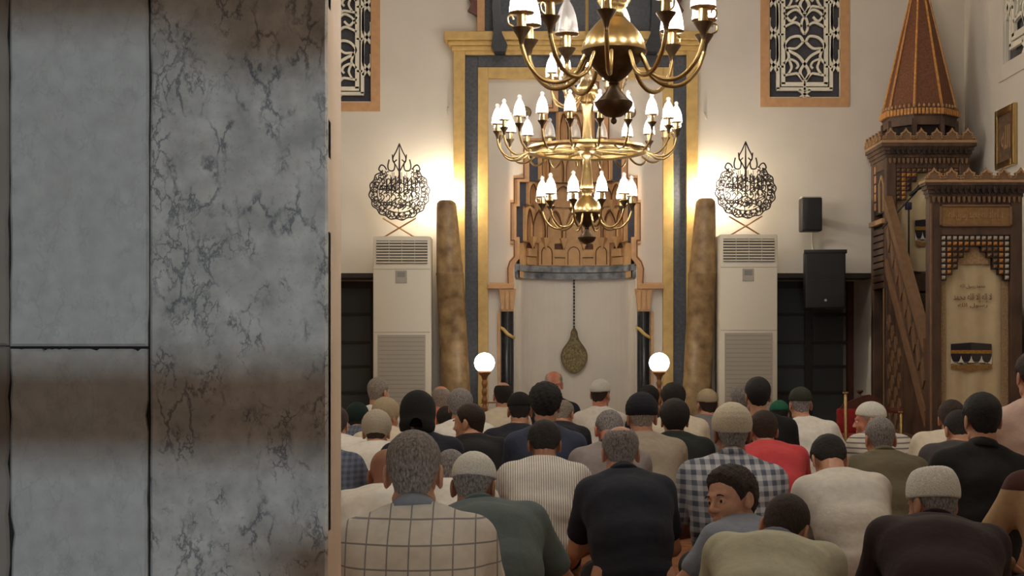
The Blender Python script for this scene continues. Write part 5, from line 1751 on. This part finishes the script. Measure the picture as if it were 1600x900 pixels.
    def torso(f, g):
        f.oval(pel, wai, (.158 * fw + g), (.115 * fw + g), (.150 * fw + g), (.112 * fw + g), 0)
        f.oval(wai, che, (.150 * fw + g), (.112 * fw + g), (.163 * fw + g), (.112 * fw + g), .05)
        f.oval(che, c7 - up * .05 * bs, (.163 * fw + g), (.112 * fw + g), (.120 * fw + g), (.078 * bs + g), .05)
        for sx in (-1, 1):
            sh = J[sx][0]
            f.cone(c7 - up * .015 * bs + right * sx * .045 * bs, sh - right * sx * .015, .042 * bs + g, .054 * bs + g, .05)
    # body: torso, limbs, head and hands in one mesh
    f = Field(LO, HI, v_b)
    torso(f, 0.0)
    f.cone(c7 - up * .02, atl, .056 * bs, .052 * bs, .03)
    for sx in (-1, 1):
        sh, el, wr, hip, kn, an, to = J[sx]
        f.cone(sh, el, .050 * bs, .040 * bs, .03); f.cone(el, wr, .039 * bs, .027 * bs, .02)
        f.cone(hip, kn, .088 * bs, .058 * bs, .05); f.cone(kn, an, .056 * bs, .040 * bs, .02); f.cone(an, to, .037 * bs, .028 * bs, .02)
    parts = [f.nets()]
    Mh = Matrix.Translation(Vector(atl)) @ Rh.to_4x4() @ Matrix.Scale(hs, 4)
    parts.append((rot(hv, Mh), hf))
    for sx in (-1, 1):
        sh, el, wr, *_ = J[sx]
        d = Vector(wr - el).normalized()
        xax = d.cross(Vector((0, 0, 1)))
        if xax.length < .1: xax = Vector((1, 0, 0))
        xax.normalize()
        zax = xax.cross(d)
        Mw = Matrix((xax, d, zax)).transposed().to_4x4()
        hvv, hff = HAND
        hvv = hvv * np.array([sx, 1, 1]) * bs
        Mw = Matrix.Translation(Vector(wr)) @ Mw
        parts.append((rot(hvv, Mw), hff if sx > 0 else hff[:, ::-1]))
    # placed so that the head sits at the photographed column
    Rb = Matrix.Rotation(body_yaw, 3, 'Z')
    off = Rb @ Vector(atl)
    loc = (wx(hx, Yh) - off.x, Y - off.y * .5, 0)
    body = link('person', np_mesh('person', parts, SKIN[sk]), loc=loc, rot=(0, 0, body_yaw))
    tag(body, label, 'person')
    # shirt
    g = .010
    f = Field(LO, HI, v_b)
    torso(f, g)
    for sx in (-1, 1):                                # cloth hangs from the shoulder to the waist
        f.oval(J[sx][0] - up * .05 - right * sx * .035, wai + right * sx * .085 * fw, .055, .070 * fw, .065, .085 * fw, .06)
    for sx in (-1, 1):
        sh, el, wr, *_ = J[sx]
        if sleeve == 'short':
            f.cone(sh, sh + (el - sh) * .66, .060 * bs, .063 * bs, .045)
        else:
            f.cone(sh, el, .060 * bs, .054 * bs, .045); f.cone(el, el + (wr - el) * .93, .052 * bs, .038 * bs, .02)
    X, Yg, Z = f.grid()
    # creases that run across the waist and out of the arm pits
    zz_ = (Z - pel[2]) / max(.1, c7[2] - pel[2])
    fold = .5 * wob(X, Yg * .3, Z, 42, seed + 11) + .5 * np.sin(Z * 95 + 14 * np.abs(X) + 3 * wob(X, Yg, Z, 14, seed + 5)) * np.exp(-((zz_ - .28) / .3) ** 2)
    f.F = f.F + (.0030 * fold).astype(np.float32)
    f.cut((pel[2] - .075 * bs - Z + 0 * X + 0 * Yg).astype(np.float32), .01)
    link('shirt', np_mesh('shirt', [f.nets()], shirt), body)
    # trousers
    f = Field(LO, HI, max(v_b, .016))
    for sx in (-1, 1):
        sh, el, wr, hip, kn, an, to = J[sx]
        f.cone(hip, kn, .098 * bs, .070 * bs, .05); f.cone(kn, an, .068 * bs, .050 * bs, .02)
    f.oval(pel + np.array([-.05, -.01, -.01]), pel + np.array([.05, -.01, -.01]), .10, .105 * fw, .10, .105 * fw, .05)
    f.cut((.008 - f.grid()[2] + 0 * f.grid()[0] + 0 * f.grid()[1]).astype(np.float32), .01)
    link('trousers', np_mesh('trousers', [f.nets()], trousers), body)
    if collar is not None:
        d = Vector(atl - c7).normalized()
        q = Vector((0, 0, 1)).rotation_difference(d).to_matrix().to_4x4()
        b = B().lathe([(.072, .0), (.068, .022), (.060, .050), (.064, .054), (.078, .030), (.088, .004), (.072, .0)], seg=22)
        b.xf(Matrix.Translation(Vector(c7) - d * .005) @ q @ Matrix.Scale(bs, 4))
        link('collar', b.mesh('collar', collar, 180), body)
    # hair, cap, eyes
    def on_head(name, me):
        o = link(name, me, body)
        o.matrix_local = Mh
        return o
    def shared(key, src, m):
        k = key + (m.name,)
        if k not in HAIR: HAIR[k] = np_mesh(key[0], [src], m)
        return HAIR[k]
    if hr: on_head('hair', shared(('hair', hr[0], v_h), hair(hr[0], v_h), HM[hr[1]]))
    if cp: on_head('cap', shared(('cap', cp[0], v_h), cap(cp[0], v_h), CM[cp[1]]))
    bm_ = HM[hr[1]] if hr else HM['grey']
    for sx in (-1, 1):
        e = link('eye', ME_EYE, body); e.matrix_local = Mh @ Matrix.Translation((sx * .031, .0845, .034))
        e = link('eyebrow', brow_mesh(bm_), body); e.matrix_local = Mh @ Matrix.Translation((sx * .031, .0985, .056))
    return body

PEOPLE = []
def add(*a, **k): PEOPLE.append((a, k))
# --- the rows nearest the doorway
add('man with cropped grey hair in a pale window-check shirt, biggest figure by the jamb', 646, 671, 4.45, bx=652, sw=.178, fat=1.03, hr=('short', 'dark_grey'), shirt=GRID, collar=BLUEGREY, pitch=.05, hs=1.04, sk='tan', seed=1)
add('man in white crochet cap and grey-green shirt behind the window-check shirt', 739, 705, 5.6, bx=772, sw=.185, fat=1.08, hr=('short', 'dark_grey'), cp=('kufi', 'white'), shirt=TEAL, collar=TEAL, pitch=.35, yaw=-.15, arms='wide', sk='brown', seed=2)
add('man bowing in a pale sage shirt at the bottom edge', 1222, 771, 5.15, bx=1180, sw=.178, hr=('short', 'brown'), shirt=SAGE, collar=BLUEGREY, sleeve='long', pitch=.5, yaw=-.4, roll=.15, sk='tan', seed=3)
add('man in white gathered cap and near-black shirt at the bottom corner', 1460, 727, 5.35, bx=1452, sw=.185, fat=1.08, hr=('short', 'dark_grey'), cp=('flat', 'white'), shirt=MAROON, collar=MAROON, sleeve='long', pitch=.25, yaw=.35, roll=.08, sk='tan', seed=4)
add('boy with dark hair looking back over his shoulder at the camera', 1146, 724, 5.95, bx=1156, bs=.76, hs=1.03, sw=.17, hr=('thick', 'brown'), shirt=BLUEGREY, pitch=.0, roll=.18, yaw=2.25, body_yaw=.25, arms=('prop', 'lap'), legs='cross', sk='tan', seed=5)
add('man in a maroon and tan top cut off by the picture edge', 1652, 640, 6.1, bx=1660, hr=('short', 'black'), shirt=TWO, sleeve='long', arms='wide', seed=6)
# --- second rows
add('man in a white pinstripe shirt with black hair, head bowed', 851, 655, 7.6, bx=848, sw=.172, hr=('mid', 'black'), shirt=PIN, pitch=.55, arms='wide', collar=None, sk='brown', seed=7)
add('balding grey man in a dark navy polo beside the pinstripe shirt', 970, 667, 6.6, bx=984, sw=.155, hr=('crown', 'dark_grey'), shirt=NAVY, collar=NAVY, pitch=.35, sk='tan', seed=8)
add('man in tall cream cap and blue-white plaid shirt', 1144, 628, 6.85, bx=1140, sw=.182, fat=1.06, hr=('short', 'dark_grey'), cp=('tall', 'cream'), shirt=PLAID, collar=PLAID, pitch=.12, arms='lap', sk='brown', seed=9)
add('man in an off-white long-sleeved jersey, head bowed low', 1298, 678, 7.1, bx=1326, sw=.168, hr=('mid', 'black'), shirt=OFFW, sleeve='long', pitch=.85, sk='tan', seed=10)
add('black-haired man in a black polo shirt beside the pulpit gate', 1535, 612, 7.05, bx=1528, sw=.178, hr=('mid', 'black'), shirt=BLACK, collar=BLACK, pitch=.08, sk='tan', seed=11)
add('bald brown-skinned man in white half hidden by the grey-haired head, jamb side', 604, 702, 6.5, bx=596, hr=None, shirt=WHITE, pitch=.4, sk='brown', seed=12)
add('bald man in white half hidden by the grey-haired head, cap side', 704, 702, 7.2, bx=700, hr=('shaved', 'dark_grey'), shirt=WHITE, pitch=.4, sk='tan', seed=13)
add('person in blue-grey checked sleeves cut off by the marble jamb', 503, 640, 8.0, bx=500, hr=('short', 'black'), shirt=SLATEB, arms='wide', seed=14)
# --- middle rows
add('man in dark hooded cap and navy hooded jacket', 653, 609, 8.6, bx=668, sw=.17, hr=('mid', 'black'), cp=('hood', 'black'), shirt=NAVY, sleeve='long', collar=NAVY, pitch=.05, hs=1.03, sk='tan', seed=15)
add('curly dark-haired man in a dark denim shirt below the preacher', 852, 595, 8.9, bx=852, sw=.175, hr=('curly', 'black'), shirt=DENIM, sleeve='long', collar=DENIM, pitch=.1, sk='tan', seed=16)
add('bald man bowing in a taupe shirt beside the navy polo', 953, 640, 8.45, bx=950, sw=.165, hr=('bald', 'dark_grey'), shirt=TAUPE, collar=NAVY, pitch=.8, sk='red', seed=17)
add('grey man in a navy skullcap and beige shirt', 1003, 612, 9.0, bx=1010, sw=.185, fat=1.08, hr=('short', 'grey'), cp=('tall', 'navy'), shirt=BEIGE, pitch=.2, hs=1.06, sk='tan', seed=18)
add('black-haired man in a dark green shirt beside the navy skullcap', 1054, 622, 9.8, bx=1058, sw=.18, hr=('thick', 'black'), shirt=DGREEN, pitch=.05, hs=1.06, sk='tan', seed=19)
add('man in a coral red shirt with short brown hair', 1194, 640, 9.2, bx=1205, sw=.178, hr=('mid', 'brown'), shirt=CORAL, pitch=.3, sk='tan', seed=20)
add('man with cropped grey head in an olive shirt', 1376, 651, 8.2, bx=1386, sw=.165, hr=('short', 'dark_grey'), shirt=OLIVE, collar=OLIVE, pitch=.2, sk='tan', seed=21)
add('man in dark grey shirt beside the black polo, head bowed', 1500, 640, 8.75, bx=1492, hr=('short', 'black'), shirt=DGREY, pitch=.5, sk='tan', seed=22)
add('dark-haired man in a pale pink shirt at the picture edge', 1614, 548, 7.9, bx=1618, hr=('mid', 'brown'), shirt=PINK, pitch=0, sk='tan', seed=23)
add('man in grey knitted cap and white shirt near the jamb', 588, 639, 9.2, bx=590, sw=.175, hr=('short', 'brown'), cp=('beanie', 'knit'), shirt=WHITE, sleeve='long', pitch=.3, sk='tan', seed=24)
add('man in black shirt turning his face aside', 735, 630, 9.5, bx=745, sw=.185, hr=('short', 'brown'), shirt=BLACK, pitch=.05, yaw=1.05, sk='tan', seed=25)
add('man in white cap and navy-striped white shirt, face in profile', 1361, 627, 10.4, bx=1368, hr=('short', 'white'), cp=('kufi', 'white'), shirt=HSTR, pitch=.05, yaw=1.25, body_yaw=.2, sk='red', seed=26)
add('man in white shirt bowing beside the dark grey shirt', 1487, 624, 9.6, bx=1466, sw=.17, hr=('mid', 'brown'), shirt=CREAM, pitch=.35, yaw=-.3, sk='tan', seed=27)
add('brown-haired man in white half hidden by the marble jamb', 524, 634, 9.9, bx=528, hr=('mid', 'brown'), shirt=WHITE, pitch=.2, sk='tan', seed=28)
# --- far rows
add('grey-haired man in white behind the man turning aside', 719, 606, 10.9, bx=724, sw=.185, fat=1.1, hr=('thick', 'dark_grey'), shirt=WHITE, pitch=.1, sk='tan', seed=29)
add('man in beige cap behind the grey knitted cap', 602, 620, 10.7, bx=604, hr=('short', 'brown'), cp=('beanie', 'beige'), shirt=CREAM, pitch=.15, yaw=-.5, sk='tan', seed=30)
add('man in black cap and navy jacket beside the denim shirt', 812, 612, 10.25, bx=806, sw=.18, hr=('short', 'black'), cp=('kufi', 'black'), shirt=NAVY, sleeve='long', pitch=.25, sk='tan', seed=31)
add('black-haired man in a black shirt before the second air conditioner', 1184, 588, 10.3, bx=1198, sw=.175, hr=('mid', 'black'), shirt=BLACK, pitch=0.0, sk='tan', seed=32)
add('man in olive cap and white shirt before the dark window', 1251, 604, 11.2, bx=1266, sw=.18, hr=('shaved', 'dark_grey'), cp=('kufi', 'olive'), shirt=WHITE, pitch=.1, arms=('lap', 'wide'), sk='tan', seed=33)
add('black-haired man in white behind the dark green shirt', 1052, 597, 11.4, bx=1060, sw=.18, hr=('thick', 'black'), shirt=CREAM, pitch=.05, sk='tan', seed=34)
add('black-haired man in dark clothes under the globe lamp', 1014, 601, 12.75, hr=('mid', 'black'), shirt=NAVY, pitch=.1, bs=.92, sw=.15, sk='tan', seed=35)
add('man in pale beige cap and grey shirt beneath the great candle', 1105, 607, 12.2, bx=1098, hr=('short', 'brown'), cp=('kufi', 'beige'), shirt=GREYC, pitch=.05, yaw=.2, sk='tan', seed=36)
add('grey-haired man peeping out behind the black shirt', 1157, 600, 12.9, hr=('mid', 'dark_grey'), shirt=GREYC, pitch=.05, sk='tan', seed=37)
add('person in a green cap and dark clothes by the window', 1218, 625, 12.1, bx=1226, hr=('short', 'black'), cp=('kufi', 'green'), shirt=BLACK, pitch=.3, hs=.9, bs=.9, sk='tan', seed=38)
add('man in white cap and white shirt with hands raised before the niche', 938, 592, 12.95, bx=936, hr=('short', 'brown'), cp=('kufi', 'white'), shirt=WHITE, sleeve='long', arms=('lap', 'pray'), pitch=.05, yaw=-.45, sk='red', seed=39)
add('bald preacher facing the congregation in a dark jacket', 865, 580, 13.75, hr=('bald', 'grey'), shirt=NAVY, sleeve='long', collar=WHITE, pitch=.1, yaw=PI, body_yaw=PI, sk='red', seed=40)
add('bald man bowing before the preacher', 880, 625, 12.2, bx=872, hr=('bald', 'grey'), shirt=NAVY, pitch=.4, yaw=-.3, sk='fair', seed=41)
add('balding man in white before the globe lamp', 786, 598, 12.95, bx=786, hr=('bald', 'black'), shirt=CREAM, pitch=.05, sk='tan', seed=42)
add('bald pink-headed man in an orange shirt before the first great candle', 689, 604, 13.0, bx=690, hr=('bald', 'grey'), shirt=ORANGE, pitch=.1, sk='red', seed=43)
add('dark-haired person in front of the orange shirt', 697, 634, 11.7, bx=697, hr=('mid', 'black'), shirt=ORANGE, pitch=.3, hs=.9, bs=.9, sk='tan', seed=44)
add('grey-haired man in white before the first air conditioner', 591, 589, 13.0, bx=586, hr=('mid', 'grey'), shirt=WHITE, pitch=.05, yaw=-.5, sk='tan', seed=45)
add('person in dark green cap beside the jamb window', 558, 628, 11.9, bx=558, hr=('short', 'black'), cp=('beanie', 'dkgreen'), shirt=SLATEB, pitch=.2, sk='tan', seed=46)
for a, k in PEOPLE:
    person(*a, **k)
